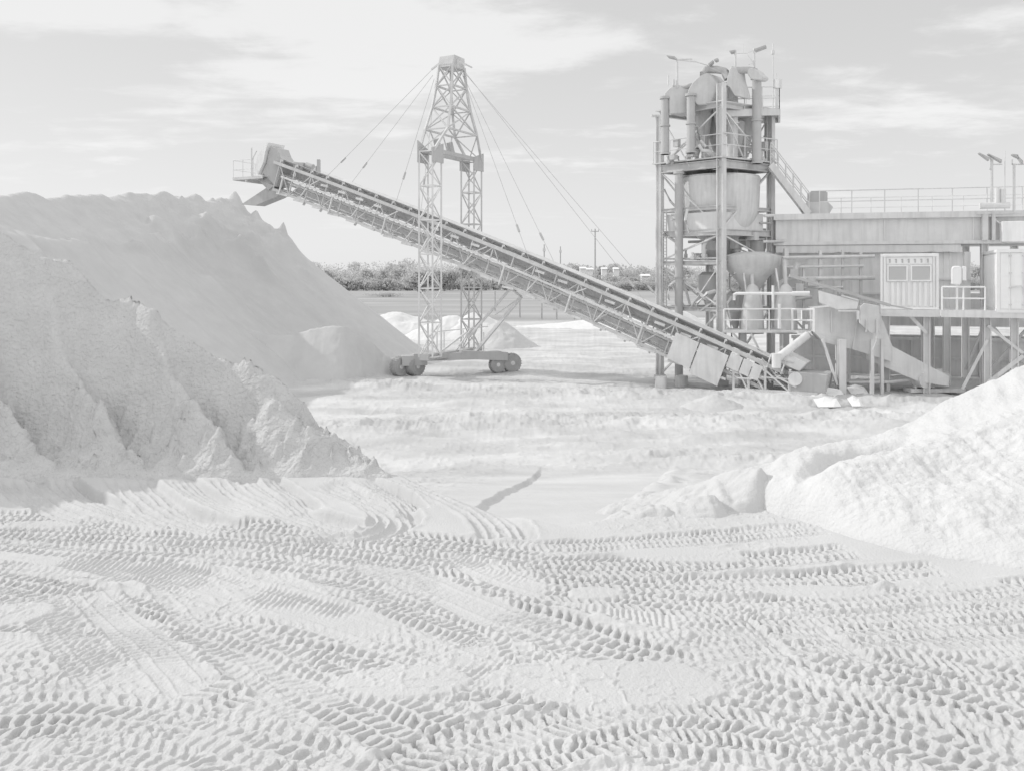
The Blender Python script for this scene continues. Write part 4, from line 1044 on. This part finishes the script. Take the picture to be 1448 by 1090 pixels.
fbox(m, CO, 0, W_, -.04, .053, CZ+H_-.1, CZ+H_); fbox(m, CO, 0, W_, -.04, .053, CZ-.01, CZ+.1); fbox(m, CO, -.0, W_, -.02, 2.4, CZ+H_, CZ+H_+.04)
m.build('corner_frame', 'white_paint', cabin)
for a0 in (.27, 1.20):
    m = MB()
    for q in ((a0, a0+.82, 1.84, 1.90), (a0, a0+.82, 1.20, 1.26), (a0, a0+.06, 1.26, 1.84), (a0+.76, a0+.82, 1.26, 1.84)): fbox(m, CO, q[0], q[1], -.05, .045, CZ+q[2], CZ+q[3])
    w = m.build('window', 'white_paint', cabin)
    m = MB(); fbox(m, CO, a0+.06, a0+.76, -.02, .048, CZ+1.26, CZ+1.84); m.build('pane', 'glass', w)
m = MB()
for i in range(7):
    a = .38+i*.25; fbox(m, CO, a-.03, a+.03, -.02, -.006, CZ+2.0, CZ+2.17)
    fbox(m, CO, a-.05, a+.02, -.019, -.007, CZ+2.12, CZ+2.16)
m.build('vent_slots', 'dark_steel', cabin)
# container
KO = fr(CO, 4.42, -.55, 0); KZ = zat(441, 37.4)
kont = thing('shipping_container', fr(KO, 1.2, 3, KZ), 'white shipping container with lock rods standing right of the cabin', 'container')
m = MB(); fbox(m, KO, .06, 2.38, .06, 6.0, KZ+.05, KZ+2.54)
for i in range(22): b = .25+i*.26; fbox(m, KO, .02, .07, b, b+.13, KZ+.15, KZ+2.42)
m.build('body', 'container_paint', kont)
m = MB()
for a0, a1 in ((0, .12), (2.32, 2.44)): fbox(m, KO, a0, a1, -.04, .12, KZ, KZ+2.6)
fbox(m, KO, .0, 2.44, -.05, .11, KZ+2.46, KZ+2.61); fbox(m, KO, .12, 2.32, -.04, .11, KZ, KZ+.14)
fbox(m, KO, 0, .1, .12, 6.02, KZ+2.48, KZ+2.6); fbox(m, KO, 0, .1, .12, 6.02, KZ, KZ+.14)
m.build('corner_frame', 'rail', kont)
for a0, a1 in ((.13, 1.215), (1.225, 2.31)):
    m = MB(); fbox(m, KO, a0, a1, -.005, .058, KZ+.15, KZ+2.45)
    for z in (.45, .95, 1.5, 2.05): fbox(m, KO, a0+.03, a1-.03, -.018, -.004, KZ+z, KZ+z+.05)
    d = m.build('door', 'container_paint', kont)
    m = MB()
    for a in (a0+.35, a0+.82):
        m.tube(fr(KO, a, -.05, KZ+.12), fr(KO, a, -.05, KZ+2.48), .024, 8)
        for z in (.3, 1.0, 1.6, 2.3): fbox(m, KO, a-.05, a+.05, -.075, -.02, KZ+z, KZ+z+.06)
    m.bar(fr(KO, a0+.35, -.09, KZ+1.05), fr(KO, a0+.75, -.09, KZ+1.1), .05); m.build('lock_rod', 'steel', d)
dish = thing('meter_cabinet', fr(CO, 2.95, -.4, CZ), 'white rounded box on a pole at the railing right of cabin', 'meter box')
m = MB(); a = fr(CO, 2.75, -.52, CZ+1.08); m.prism([a, a+U2*.32-UP*.03, a+U2*.38+UP*.1, a+U2*.38+UP*.70, a+U2*.3+UP*.77, a+U2*.06+UP*.76, a+U2*0+UP*.66], W2*.2); m.build('box', 'white_paint', dish, bevel=.03)
m = MB(); m.prism([a+U2*.41+UP*.15, a+U2*.55+UP*.15, a+U2*.55+UP*.74, a+U2*.41+UP*.76], W2*.18); m.build('side_box', 'white_paint', dish, bevel=.02)
m = MB(); m.tube(fr(CO, 2.96, -.42, CZ-.02), fr(CO, 2.96, -.42, CZ+1.2), .05, 8); m.build('pole', 'rail', dish)

# ------------------------------------------------------------------ cyclone platform in front of the tower
DT = 1.9
cp = thing('cyclone_platform', P(1090, 520, 38), 'narrow platform with bright white railings in front of two pale cyclones', 'platform')
c0, c1, c2 = P(1022, 469, 38.4), P(1118, 469, 37.6), P(1150, 470, 36.9)
m = MB(); m.bar(c0, c1, .5, .10); m.bar(c1, c2, .5, .10); m.prism([c0, c2, c2+Vector((.6, 1.6, 0)), c0+Vector((.6, 1.6, 0))], UP*.05); m.build('floor', 'pale_steel', cp)
m = MB()
railing(m, [c0-Vector((0, .22, 0)), c1-Vector((0, .22, 0))], 1.02, .035, 1.1); m.build('railing', 'rail', cp)
m = MB(); railing(m, [c1-Vector((0, .25, 0)), c2-Vector((0, .25, 0))], 1.0, .05, 1.0); m.build('end_railing', 'rail', cp)
m = MB(); m.path([P(1038, 425, 37.8), P(1038, 417, 37.8), P(1041, 415.3, 37.8), P(1060, 415.5, 37.7), P(1123, 415.5, 37.3)], .07, 10); m.tube(P(1120, 415.5, 37.3), P(1145, 415.5, 37.1), .11, 10)
m.tube(P(1093, 437, 37.4), P(1093, 404, 37.4), .06, 8); m.tube(P(1102, 465, 37.3), P(1102, 430, 37.3), .07, 8); m.build('wash_pipe', 'rail', cp, smooth=True)
m = MB(); m.bar(P(1050, 470, 38.6), P(1050, 545, 38.6), .3); m.bar(P(1062, 472, 37.8), P(1076, 500, 37.6), .08); m.build('support_leg', 'steel', cp)
for i, (px, lab) in enumerate(((1064, 'pale bell shaped cyclone nearer the tower behind the white railing'), (1111, 'pale bell shaped cyclone nearer the hopper behind the white railing'))):
    D = 38.9-.5*i
    cy = thing('hydrocyclone', P(px, 470, D), lab, 'cyclone', 'pair of pale cyclones on the railed platform')
    p = P(px, 0, D); zb = zat(472, D); zt = zat(402, D)
    m = MB(); m.lathe((p.x, p.y, 0), [(.50, zb), (.53, zb+.1), (.50, zb+.8), (.46, zb+1.3), (.36, zt-.45), (.22, zt-.1), (.10, zt)], 20); m.build('cone', 'lit_steel', cy, smooth=True)
    q = Vector((p.x, p.y, 0)); MB().tube(q+UP*(zt-.1), q+UP*(zt+1.1)+Vector((.1, .5, 0)), .09, 10).build('feed_pipe', 'lit_steel', cy, smooth=True)
    MB().path([q+UP*(zt-.5)+Vector((-.3, -.1, 0)), q+UP*(zt+.1)+Vector((-.36, 0, 0)), q+UP*(zt+.7)+Vector((-.30, .5, 0))], .045, 8).build('air_pipe', 'mid_steel', cy, smooth=True)
DT = 0.0
# hopper, short feed belt, pump, stored steel under the deck
hop = thing('sump_hopper', P(1200, 470, 38.6), 'large grey tapered sump hopper below the deck beside the platform railing', 'hopper')
def hp(px, py, D): return P(px, py, D)
m = MB()
back = Vector((.35, 1.9, 0))
m.prism([hp(1152, 470, 38), hp(1152, 436, 38), hp(1196, 432, 38), hp(1245, 445, 37.9), hp(1262, 490, 37.9), hp(1262, 512, 37.9), hp(1205, 494, 38), hp(1165, 484, 38)], back)
m.build('hopper_body', 'steel', hop)
m = MB(); f_ = Vector((0, -.05, 0))
m.bar(hp(1175, 470, 38)+f_, hp(1175, 440, 38)+f_, .05); m.build('stiffener', 'pale_steel', hop)
MB().bar(hp(1205, 494, 38)+f_, hp(1212, 450, 38)+f_, .06).build('stiffener', 'pale_steel', hop)
m = MB(); m.prism([hp(1225, 485, 38.4), hp(1262, 490, 38.3), hp(1342, 532, 38.0), hp(1342, 546, 38.0), hp(1300, 540, 38.1), hp(1225, 508, 38.4)], back); m.build('sloped_trough', 'mid_steel', hop)
for px, D, w in ((1190, 37.6, .30), (1233, 37.6, .14), (1247, 37.9, .12)): m = MB(); m.ibeam(Vector((P(px, 0, D).x, D, 0)), P(px, 480, D), w, w, .04); m.build('leg', 'mid_steel', hop)
eachbar('leg_brace', 'mid_steel', hop, [(P(1163, 480, 37.6), P(1184, 545, 37.6), .10)])
tk = thing('settling_tank', dk(6, 6.5, 0), 'long low dark settling tank standing in shadow under the deck', 'tank')
m = MB(); dbox(m, 1.0, 15, 4.6, 8.2, -.2, 1.9); m.build('tank_body', 'mid_steel', tk)
m = MB(); dbox(m, .9, 15, 4.5, 4.6, 1.78, 1.95); dbox(m, .9, 15, 4.5, 4.6, .8, .9); m.build('rim', 'mid_steel', tk)
for a in (2, 3.6, 5.2, 6.8, 8.4, 10, 11.6): m = MB(); dbox(m, a, a+.08, 4.48, 4.6, 0, 1.78); m.build('stiffener', 'pale_steel', tk)
m = MB(); dbox(m, 1.6, 15, 4.8, 7.4, 2.5, 4.2); m.build('upper_trough', 'mid_steel', tk)
for a in (2.4, 7.8, 12.5): m = MB(); dbox(m, a, a+.25, 5.2, 5.5, 1.9, 2.5); m.build('trough_post', 'mid_steel', tk)
m = MB(); m.tube(P(1098, 508, 37.4), P(1142, 474, 37.8), .17, 12); m.tube(P(1098, 520, 37.4), P(1098, 500, 37.4), .2, 12); m.build('outlet_pipe', 'mid_steel', hop, smooth=True)
fb = thing('feed_conveyor', P(1180, 430, 37.6), 'short inclined belt with pale side plate running down to the cabin', 'conveyor')
m = MB(); m.bar(P(1116, 390, 38.2), P(1258, 432, 37.2), .5, .12); m.bar(P(1258, 432, 37.2), P(1290, 438, 37.1), .1, .06); m.build('belt_frame', 'dark_steel', fb)
m = MB(); m.prism([P(1157, 411, 37.4), P(1214, 427, 37.0), P(1212, 437, 37.0), P(1184, 438, 37.1), P(1158, 428, 37.4)], Vector((.02, .06, 0))); m.bar(P(1190, 418, 37), P(1214, 425, 36.95), .05); m.bar(P(1186, 440, 37), P(1214, 440, 37), .06); m.bar(P(1213, 440, 36.95), P(1213, 452, 36.95), .1); m.build('side_plate', 'pale_steel', fb)
m = MB(); m.prism([P(1216, 458, 36.9), P(1216, 434, 36.9), P(1222, 429, 36.9), P(1244, 433, 36.9), P(1244, 470, 36.9), P(1232, 472, 36.9)], Vector((.3, .9, 0))); m.bar(P(1225, 470, 36.85), P(1225, 452, 36.85), .06); m.bar(P(1240, 480, 36.85), P(1240, 452, 36.85), .09); m.bar(P(1240, 480, 36.85), P(1234, 496, 36.85), .05); m.build('end_chute', 'lit_steel', fb, bevel=.02)
rk = thing('pipe_rack', dk(2, -.6, 0), 'dense rack of grey pipes and posts between the tower and the cabin', 'pipe rack')
for a, z0, z1, w in ((.35, 0, 6.4, .2), (1.15, 2.6, 5.6, .1), (1.9, 3.0, 6.3, .14), (2.9, 3.2, 6.3, .1), (3.7, 3.4, 6.2, .12)):
    MB().bar(dk(a, -.55, z0), dk(a, -.55, z1), w).build('post', 'steel', rk)
for z, a0, a1, r in ((5.95, .2, 4.3, .08), (5.5, .2, 3.8, .06), (4.95, .9, 4.3, .10), (4.5, .2, 2.9, .05)):
    MB().tube(dk(a0, -.66, z), dk(a1, -.66, z+.05), r, 8).build('pipe_run', 'mid_steel', rk, smooth=True)
for a, z in ((.5, 5.0), (.75, 4.3), (1.3, 4.6), (.2, 3.6)):
    m = MB(); dbox(m, a, a+.38, -.95, -.6, z, z+.42); m.build('valve_box', 'lit_steel', rk, bevel=.02)
MB().path([dk(-.1, -.7, 3.0), dk(-.1, -.7, 4.4), dk(.1, -.7, 4.8), dk(.6, -.7, 5.0), dk(.9, -.7, 5.7)], .13, 10).build('bend_pipe', 'steel', rk, smooth=True)
MB().path([dk(.6, -.8, 2.8), dk(.6, -.8, 3.7), dk(.8, -.8, 4.0), dk(1.5, -.8, 4.1)], .09, 10).build('bend_pipe', 'lit_steel', rk, smooth=True)
pu = thing('slurry_pump', P(1300, 556, 38.6), 'round pump and motor on a skid under the deck', 'pump')
m = MB(); a = P(1297, 536, 38.6); m.tube(a, a+Vector((.15, -.5, 0)), .34, 18); m.tube(a+Vector((0, -.1, .1)), a+Vector((-.2, -.2, .8)), .11, 10); m.build('casing', 'mid_steel', pu, smooth=True)
m = MB(); a = P(1310, 534, 38.7); m.tube(a, a+Vector((.95, .1, 0)), .27, 14); m.bar(a+Vector((.3, -.1, .3)), a+Vector((.6, -.1, .3)), .25, .2); m.build('motor', 'steel', pu, smooth=True)
m = MB(); a = P(1283, 551, 38.6); m.bar(a, a+Vector((2.4, .1, 0)), .7, .16); m.bar(a+Vector((.25, 0, .1)), a+Vector((.5, 0, .35)), .4, .1); m.bar(a+Vector((.95, 0, .1)), a+Vector((.95, 0, .3)), .4, .3); m.build('skid', 'mid_steel', pu)
pl = thing('pipeline', P(1240, 545, 38.4), 'long horizontal grey pipe at ground level leading to the pump', 'pipe')
m = MB(); m.path([P(1150, 540, 38.6), P(1200, 541, 38.6), P(1260, 540, 38.6), P(1292, 536, 38.5)], .08, 8); m.build('run', 'pale_steel', pl, smooth=True)
for px in (1210, 1255): MB().tube(P(px, 541, 38.6), P(px, 562, 38.6), .05, 6).build('stand', 'steel', pl)
for i, (x0, x1, py, D, lab) in enumerate(((1150, 1196, 560, 37.4, 'pale steel plate leaning on ground behind the conveyor tail'), (1204, 1230, 556, 37.6, 'white curved plate on the ground right of the hopper leg'), (1206, 1222, 573, 36.0, 'small bright steel offcut lying in the plant shadow'), (1158, 1190, 574, 35.8, 'flat pale sheet lying on sand in the plant shadow'))):
    c = G((x0+x1)/2, py+3, 0); w = (x1-x0)*D/FPX
    m = MB(); o = Vector((c[0], c[1], 0)); z = .16
    m.prism([o+Vector((-w/2, 0, .03)), o+Vector((w*.1, -.1, .05)), o+Vector((w/2, .1, .03)), o+Vector((w/2, .6, z+.1)), o+Vector((0, .6, z+.22)), o+Vector((-w/2, .55, z+.1))], UP*.03)
    tag(m.build('steel_sheet', 'white_paint'), lab, 'steel sheet')
# concrete foot and stub leg under the tower
for px, py, D, w, hh, lab in ((935, 548, 40.4, .55, .55, 'round concrete footing under the left tower column'), (964, 545, 40.0, .6, .5, 'squat concrete block under the dark vertical pipe')):
    c = G(px, py, 0); m = MB(); m.lathe((c[0], c[1], -.1), [(w/2*1.06, 0), (w/2, .1), (w/2, hh), (w/2*.9, hh+.06)], 16); tag(m.build('footing', 'steel', smooth=True), lab, 'footing')

# ------------------------------------------------------------------ far field: poles, posts, sheds, trees
def pole(px, ptop, D, arm, lab):
    x = (px-CX)/FPX*D; zt = zat(ptop, D)
    t = thing('utility_pole', (x, D, 0), lab, 'utility pole', 'utility poles across the field')
    m = MB(); m.tube((x, D, -.2), (x, D, zt), .19, 8, .12); m.build('pole_shaft', 'bark', t)
    if arm: m = MB(); m.bar((x-arm, D, zt-.5), (x+arm, D, zt-.5), .14); m.tube((x-arm*.9, D, zt-.45), (x-arm*.9, D, zt-.1), .07, 6); m.tube((x+arm*.9, D, zt-.45), (x+arm*.9, D, zt-.1), .07, 6); m.build('crossarm', 'bark', t)
    else: m = MB(); m.bar((x-.3, D, zt-1.2), (x+.3, D, zt-1.2), .45, .6); m.build('transformer', 'steel', t)
pole(841.5, 324, 170, .75, 'tallest utility pole with a crossarm between conveyor and tower')
pole(769.5, 346, 190, 0, 'short utility pole just above the conveyor, left of a thin one')
pole(792.5, 349, 215, 0, 'thin utility pole with a clump of brush beside it')
for i, (px, py0, py1) in enumerate(((766, 452, 429), (787, 452, 434), (907, 437, 424), (812, 452, 436), (700, 440, 412), (735, 449, 420))):
    x, D = G(px, py0, 0); zt = zat(py1, D)
    tag(MB().tube((x, D, -.2), (x, D, zt), .12, 8, .10).build('fence_post', 'bark'), ['weathered post in the grass below the middle of conveyor, darkest of its row', 'post standing just right of the darkest one in its row', 'lone short post in the field beside the left tower column', 'post at the far edge of the yard near the conveyor underside', 'thin post seen between the stacker props and the mast', 'post right of the stacker props by the field'][i], 'post', 'posts along the field edge')
rng = np.random.RandomState(11)
def leaf_mesh(name, blobs, leaf, n_per, mat, parent=None, loc=(0, 0, 0)):
    """clumps of small leaf faces scattered through uneven blobs (x, y, z, rx, rz)"""
    V = []; F = []
    for (x, y, z, rx, rz) in blobs:
        n = n_per
        d = rng.normal(size=(n, 3)); d /= np.linalg.norm(d, axis=1)[:, None]
        r = rng.rand(n)**.4
        c = np.stack([x+d[:, 0]*rx*r, y+d[:, 1]*rx*r, z+d[:, 2]*rz*r], 1)
        a = rng.normal(size=(n, 3)); a /= np.linalg.norm(a, axis=1)[:, None]
        b = np.cross(a, rng.normal(size=(n, 3))); b /= np.linalg.norm(b, axis=1)[:, None]
        s = (leaf*(.6+.8*rng.rand(n)))[:, None]
        o = len(V)*1
        V.append(np.stack([c-a*s-b*s*.6, c+a*s-b*s*.5, c+a*s*.8+b*s*.6, c-a*s*.7+b*s*.7], 1).reshape(-1, 3))
    V = np.concatenate(V)-np.array(loc); nf = len(V)//4
    me = bpy.data.meshes.new(name)
    me.vertices.add(len(V)); me.vertices.foreach_set('co', V.astype(np.float32).ravel())
    me.loops.add(nf*4); me.loops.foreach_set('vertex_index', np.arange(nf*4, dtype=np.int32))
    me.polygons.add(nf); me.polygons.foreach_set('loop_start', np.arange(0, nf*4, 4, dtype=np.int32))
    me.update(calc_edges=True); me.materials.append(M[mat])
    o = bpy.data.objects.new(name, me); COL.objects.link(o)
    if parent: o.parent = parent
    return o
blobs = []
for row, (D0, hmin, hmax) in enumerate(((350, 4.2, 6.2), (500, 9.5, 11.2), (560, 11.5, 13.2), (620, 13.6, 15.2))):
    x = -560
    while x < 600:
        h = rng.uniform(hmin, hmax)*(1+.18*math.sin(x*.021+row)); w = h*rng.uniform(.5, .9)
        y = D0+rng.uniform(-12, 12)
        blobs += [(x, y, h*.55, w, h*.5), (x+w*.5, y, h*.38, w*.8, h*.4)]
        if rng.rand() < .35: blobs.append((x-w*.3, y, h*.8, w*.5, h*.25))
        x += w*1.15
nearb = [q for q in blobs if q[1] < 400]; farb = [q for q in blobs if q[1] >= 400]
o = leaf_mesh('treeline', farb, .48, 330, 'leaf'); o['kind'] = 'stuff'
o = leaf_mesh('hedge_line', nearb, .34, 330, 'leaf_dark'); o['kind'] = 'stuff'
def bush(px, py, wpx, hpx, lab, kind='bush', n=4):
    x, D = G(px, py, 0); w = wpx*D/FPX/2; h = hpx*D/FPX
    t = thing('field_tree' if kind == 'tree' else 'field_bush', (x, D, 0), lab, kind, 'trees and bushes scattered over the field')
    bl = []
    for i in range(n): bl.append((rng.uniform(-.6, .6)*w, rng.uniform(-.4, .4)*w, h*rng.uniform(.4, .68), w*rng.uniform(.38, .55), h*rng.uniform(.25, .35)))
    bl.append((0, 0, h*.45, w*.6, h*.42))
    leaf_mesh('crown', bl, max(.12, h*.045), 420, 'leaf_dark', t)
    m = MB(); o = Vector((x, D, 0))
    for i in range(4):
        q = Vector((rng.uniform(-.4, .4)*w, 0, h*.5)); m.tube(o+Vector((q.x*.1, 0, -.1)), o+q, max(.06, h*.03), 6, .03)
    m.build('trunk', 'bark', t)
bush(596, 415, 54, 38, 'dark rounded tree just left of the near mast leg', 'tree', 6)
bush(628, 412, 46, 34, 'dark tree seen between the two mast legs', 'tree', 5)
bush(664, 408, 44, 34, 'dark tree right behind the far mast leg', 'tree', 5)
bush(505, 402, 30, 9, 'low dark bush right of the stockpile slope', 'bush')
bush(545, 420, 60, 7, 'flat wide bush in the grass left of the mast', 'bush')
bush(858, 412, 48, 16, 'dark hedge bush behind the tallest pole', 'bush', 6)
bush(890, 412, 46, 16, 'dark hedge bush between tallest pole and tower', 'bush', 6)
bush(920, 412, 44, 15, 'dark hedge bush touching the left tower column', 'bush', 6)
bush(786, 392, 26, 22, 'spindly tree under the thin utility pole', 'tree', 4)
bush(745, 398, 30, 24, 'tree crown showing above the conveyor near the short pole', 'tree', 4)
bush(970, 412, 50, 16, 'dark hedge bush seen through the tower legs', 'bush', 6)
bush(705, 402, 36, 20, 'tree behind the conveyor right of the far mast leg', 'tree', 4)
for px, py, D, w, h, lab in ((824, 382.5, 400, 2.6, 1.5, 'brightest tiny white shed in the trees left of tallest pole'), (832, 383, 410, 4.0, .9, 'long tiny white shed right beside the brightest one'), (854, 382.5, 420, 2.4, 1.1, 'tiny white shed right of tallest pole'), (871, 382.5, 425, 2.6, 1.1, 'tiny white shed farthest right among the trees'), (912, 393, 352, 3.2, 1.3, 'low white building beside the left tower column'), (787, 382, 400, 2.4, 1.6, 'pale shed beside the brush under the thin pole')):
    x = (px-CX)/FPX*D; z = zat(py, D); t = thing('shed', (x, D, 0), lab, 'shed')
    m = MB(); m.hexa([(x-w/2, D-2, -.3), (x+w/2, D-2, -.3), (x+w/2, D+2, -.3), (x-w/2, D+2, -.3), (x-w/2, D-2, z+h/2), (x+w/2, D-2, z+h/2), (x+w/2, D+2, z+h/2), (x-w/2, D+2, z+h/2)])
    z0 = z-h/2
    m.build('wall', 'white_paint', t)
    m = MB(); m.prism([(x-w/2-.2, D-3.3, z0+h+.01), (x-w/2-.2, D, z0+h+.8), (x-w/2-.2, D+3.3, z0+h+.01)], (w+.4, 0, 0)); m.build('roof', 'white_paint', t)
# ------------------------------------------------------------------ light, sky, camera
SUN_EL, SUN_X, SUN_Y = 32.0, -.94, .33            # low sun from the left, a little in front
def world():
    w = bpy.data.worlds.new('World'); SC.world = w; w.use_nodes = True
    N, L = w.node_tree.nodes, w.node_tree.links
    bg = N['Background']; bg.inputs['Strength'].default_value = 0.1
    sky = N.new('ShaderNodeTexSky'); sky.sky_type = 'NISHITA'; sky.sun_disc = False
    sky.sun_elevation = R(SUN_EL); sky.sun_rotation = math.atan2(SUN_X, SUN_Y)
    bw = N.new('ShaderNodeRGBToBW'); L.new(sky.outputs['Color'], bw.inputs['Color'])
    pw = N.new('ShaderNodeMath'); pw.operation = 'POWER'; pw.inputs[1].default_value = 0.15; L.new(bw.outputs['Val'], pw.inputs[0])
    ml = N.new('ShaderNodeMath'); ml.operation = 'MULTIPLY'; ml.inputs[1].default_value = SKY_GAIN; L.new(pw.outputs['Value'], ml.inputs[0])
    # thin streaked cloud on a flat layer overhead
    tc = N.new('ShaderNodeTexCoord'); sp = N.new('ShaderNodeSeparateXYZ'); L.new(tc.outputs['Generated'], sp.inputs['Vector'])
    mz = N.new('ShaderNodeMath'); mz.operation = 'MAXIMUM'; mz.inputs[1].default_value = 0.0; L.new(sp.outputs['Z'], mz.inputs[0])
    az = N.new('ShaderNodeMath'); az.operation = 'ADD'; az.inputs[1].default_value = 0.10; L.new(mz.outputs['Value'], az.inputs[0])
    dx = N.new('ShaderNodeMath'); dx.operation = 'DIVIDE'; L.new(sp.outputs['X'], dx.inputs[0]); L.new(az.outputs['Value'], dx.inputs[1])
    dy = N.new('ShaderNodeMath'); dy.operation = 'DIVIDE'; L.new(sp.outputs['Y'], dy.inputs[0]); L.new(az.outputs['Value'], dy.inputs[1])
    cb = N.new('ShaderNodeCombineXYZ'); L.new(dx.outputs['Value'], cb.inputs['X']); L.new(dy.outputs['Value'], cb.inputs['Y'])
    def math1(op, a, b=None, c=None):
        n = N.new('ShaderNodeMath'); n.operation = op
        for k, v in enumerate((a, b, c)):
            if v is None: continue
            if isinstance(v, (int, float)): n.inputs[k].default_value = v
            else: L.new(v, n.inputs[k])
        return n.outputs['Value']
    def noise(vec, scale, rot, sc, det, dist, off=(0, 0, 0)):
        mp = N.new('ShaderNodeMapping'); mp.inputs['Scale'].default_value = scale; mp.inputs['Rotation'].default_value = (0, 0, R(rot)); mp.inputs['Location'].default_value = off
        L.new(vec, mp.inputs['Vector'])
        n = N.new('ShaderNodeTexNoise'); n.inputs['Scale'].default_value = sc; n.inputs['Detail'].default_value = det
        n.inputs['Roughness'].default_value = .6; n.inputs['Distortion'].default_value = dist
        L.new(mp.outputs['Vector'], n.inputs['Vector']); return n.outputs['Fac']
    X, Z, Y = sp.outputs['X'], sp.outputs['Z'], sp.outputs['Y']
    wisp = noise(cb.outputs['Vector'], (.45, 1.0, 1), 8, 1.5, 10, .5, CLOUD_OFF)
    curd = noise(cb.outputs['Vector'], (.8, 1.0, 1), 8, 4.5, 8, .3, (4, 2, 0))
    n_all = math1('MULTIPLY_ADD', curd, .6, math1('SUBTRACT', wisp, .12))                       # about .3 .. 1.0, mean .68
    # banks of cloud: direction across, height, half widths, weight
    cover = None
    for cx, cz, ax, az_, wgt in CLOUDS:
        ex = math1('DIVIDE', math1('SUBTRACT', X, cx), ax); ez = math1('DIVIDE', math1('SUBTRACT', Z, cz), az_)
        e = math1('SUBTRACT', 1.0, math1('ADD', math1('MULTIPLY', ex, ex), math1('MULTIPLY', ez, ez)))
        e = math1('MULTIPLY', math1('MAXIMUM', e, 0.0), wgt)
        e = math1('MULTIPLY', e, math1('GREATER_THAN', Y, 0.0))
        cover = e if cover is None else math1('MAXIMUM', cover, e)
    dens = math1('ADD', math1('MULTIPLY_ADD', cover, .55, -.72), math1('MULTIPLY_ADD', n_all, 1.5, -.33))
    m = N.new('ShaderNodeMapRange'); m.interpolation_type = 'SMOOTHSTEP'; m.inputs['From Min'].default_value = 0.0; m.inputs['From Max'].default_value = .42
    L.new(dens, m.inputs['Value'])
    dn = N.new('ShaderNodeMapRange'); dn.inputs['From Min'].default_value = 0.02; dn.inputs['From Max'].default_value = 0.12   # cloud thins out at the horizon
    L.new(Z, dn.inputs['Value'])
    m2 = N.new('ShaderNodeMath'); m2.operation = 'MULTIPLY'; L.new(m.outputs['Result'], m2.inputs[0]); L.new(dn.outputs['Result'], m2.inputs[1])
    mix = N.new('ShaderNodeMix'); mix.data_type = 'FLOAT'; L.new(m2.outputs['Value'], mix.inputs['Factor']); L.new(ml.outputs['Value'], mix.inputs['A']); mix.inputs['B'].default_value = CLOUD_V
    # bright fill light added to the unseen sky overhead and behind the viewer
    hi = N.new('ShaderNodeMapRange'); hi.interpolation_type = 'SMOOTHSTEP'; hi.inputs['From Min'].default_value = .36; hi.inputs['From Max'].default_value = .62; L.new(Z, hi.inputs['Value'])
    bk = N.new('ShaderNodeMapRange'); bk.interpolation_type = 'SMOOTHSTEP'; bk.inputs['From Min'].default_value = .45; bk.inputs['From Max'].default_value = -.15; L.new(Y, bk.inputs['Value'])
    sheet = math1('MAXIMUM', hi.outputs['Result'], bk.outputs['Result'])  # mask of the added fill, all outside the visible sky
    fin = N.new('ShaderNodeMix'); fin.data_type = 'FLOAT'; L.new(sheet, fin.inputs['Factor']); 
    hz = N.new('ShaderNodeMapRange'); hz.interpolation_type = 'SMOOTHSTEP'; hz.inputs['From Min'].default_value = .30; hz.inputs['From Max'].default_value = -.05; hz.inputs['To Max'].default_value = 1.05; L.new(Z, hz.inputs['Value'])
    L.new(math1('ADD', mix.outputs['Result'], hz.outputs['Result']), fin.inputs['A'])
    L.new(math1('MULTIPLY_ADD', wisp, 5.0, SKY_FILL_V-2.5), fin.inputs['B'])
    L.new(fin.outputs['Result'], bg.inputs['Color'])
SKY_GAIN, CLOUD_V, CLOUD_OFF = 5.7, 8.6, (0.3, 0.4, 0)
CLOUDS = [(-.12, .255, .27, .10, 1.0), (-.50, .27, .20, .045, .9), (.44, .19, .24, .06, .35), (-.22, .185, .22, .03, .4), (.10, .20, .22, .03, .35), (.50, .245, .15, .03, .25), (-.42, .14, .06, .012, .35), (.12, .165, .12, .012, .35)]
SKY_FILL_V = 10.5  # brightness of the added out-of-view sky fill
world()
sd = bpy.data.lights.new('sun', 'SUN'); sd.energy = 2.15; sd.angle = R(0.5); sd.color = (1, .995, .985)
so = bpy.data.objects.new('sun', sd); COL.objects.link(so)
_c = math.cos(R(SUN_EL)); _h = math.hypot(SUN_X, SUN_Y)
to_sun = Vector((SUN_X/_h*_c, SUN_Y/_h*_c, math.sin(R(SUN_EL))))
so.rotation_euler = to_sun.to_track_quat('Z', 'Y').to_euler(); so.location = to_sun*200

cd = bpy.data.cameras.new('camera'); co = bpy.data.objects.new('camera', cd); COL.objects.link(co)
co.location = (0, 0, CAMZ); co.rotation_euler = (R(90), 0, 0)
cd.sensor_width = 36; cd.lens = FPX/1448*36
cd.shift_y = (HY-545)/1448; cd.clip_start = .1; cd.clip_end = 20000
SC.camera = co
SC.view_settings.view_transform = 'Standard'; SC.view_settings.look = 'None'
SC.view_settings.exposure = 0; SC.view_settings.gamma = 1
SC.cycles.diffuse_bounces = 8; SC.cycles.max_bounces = 10
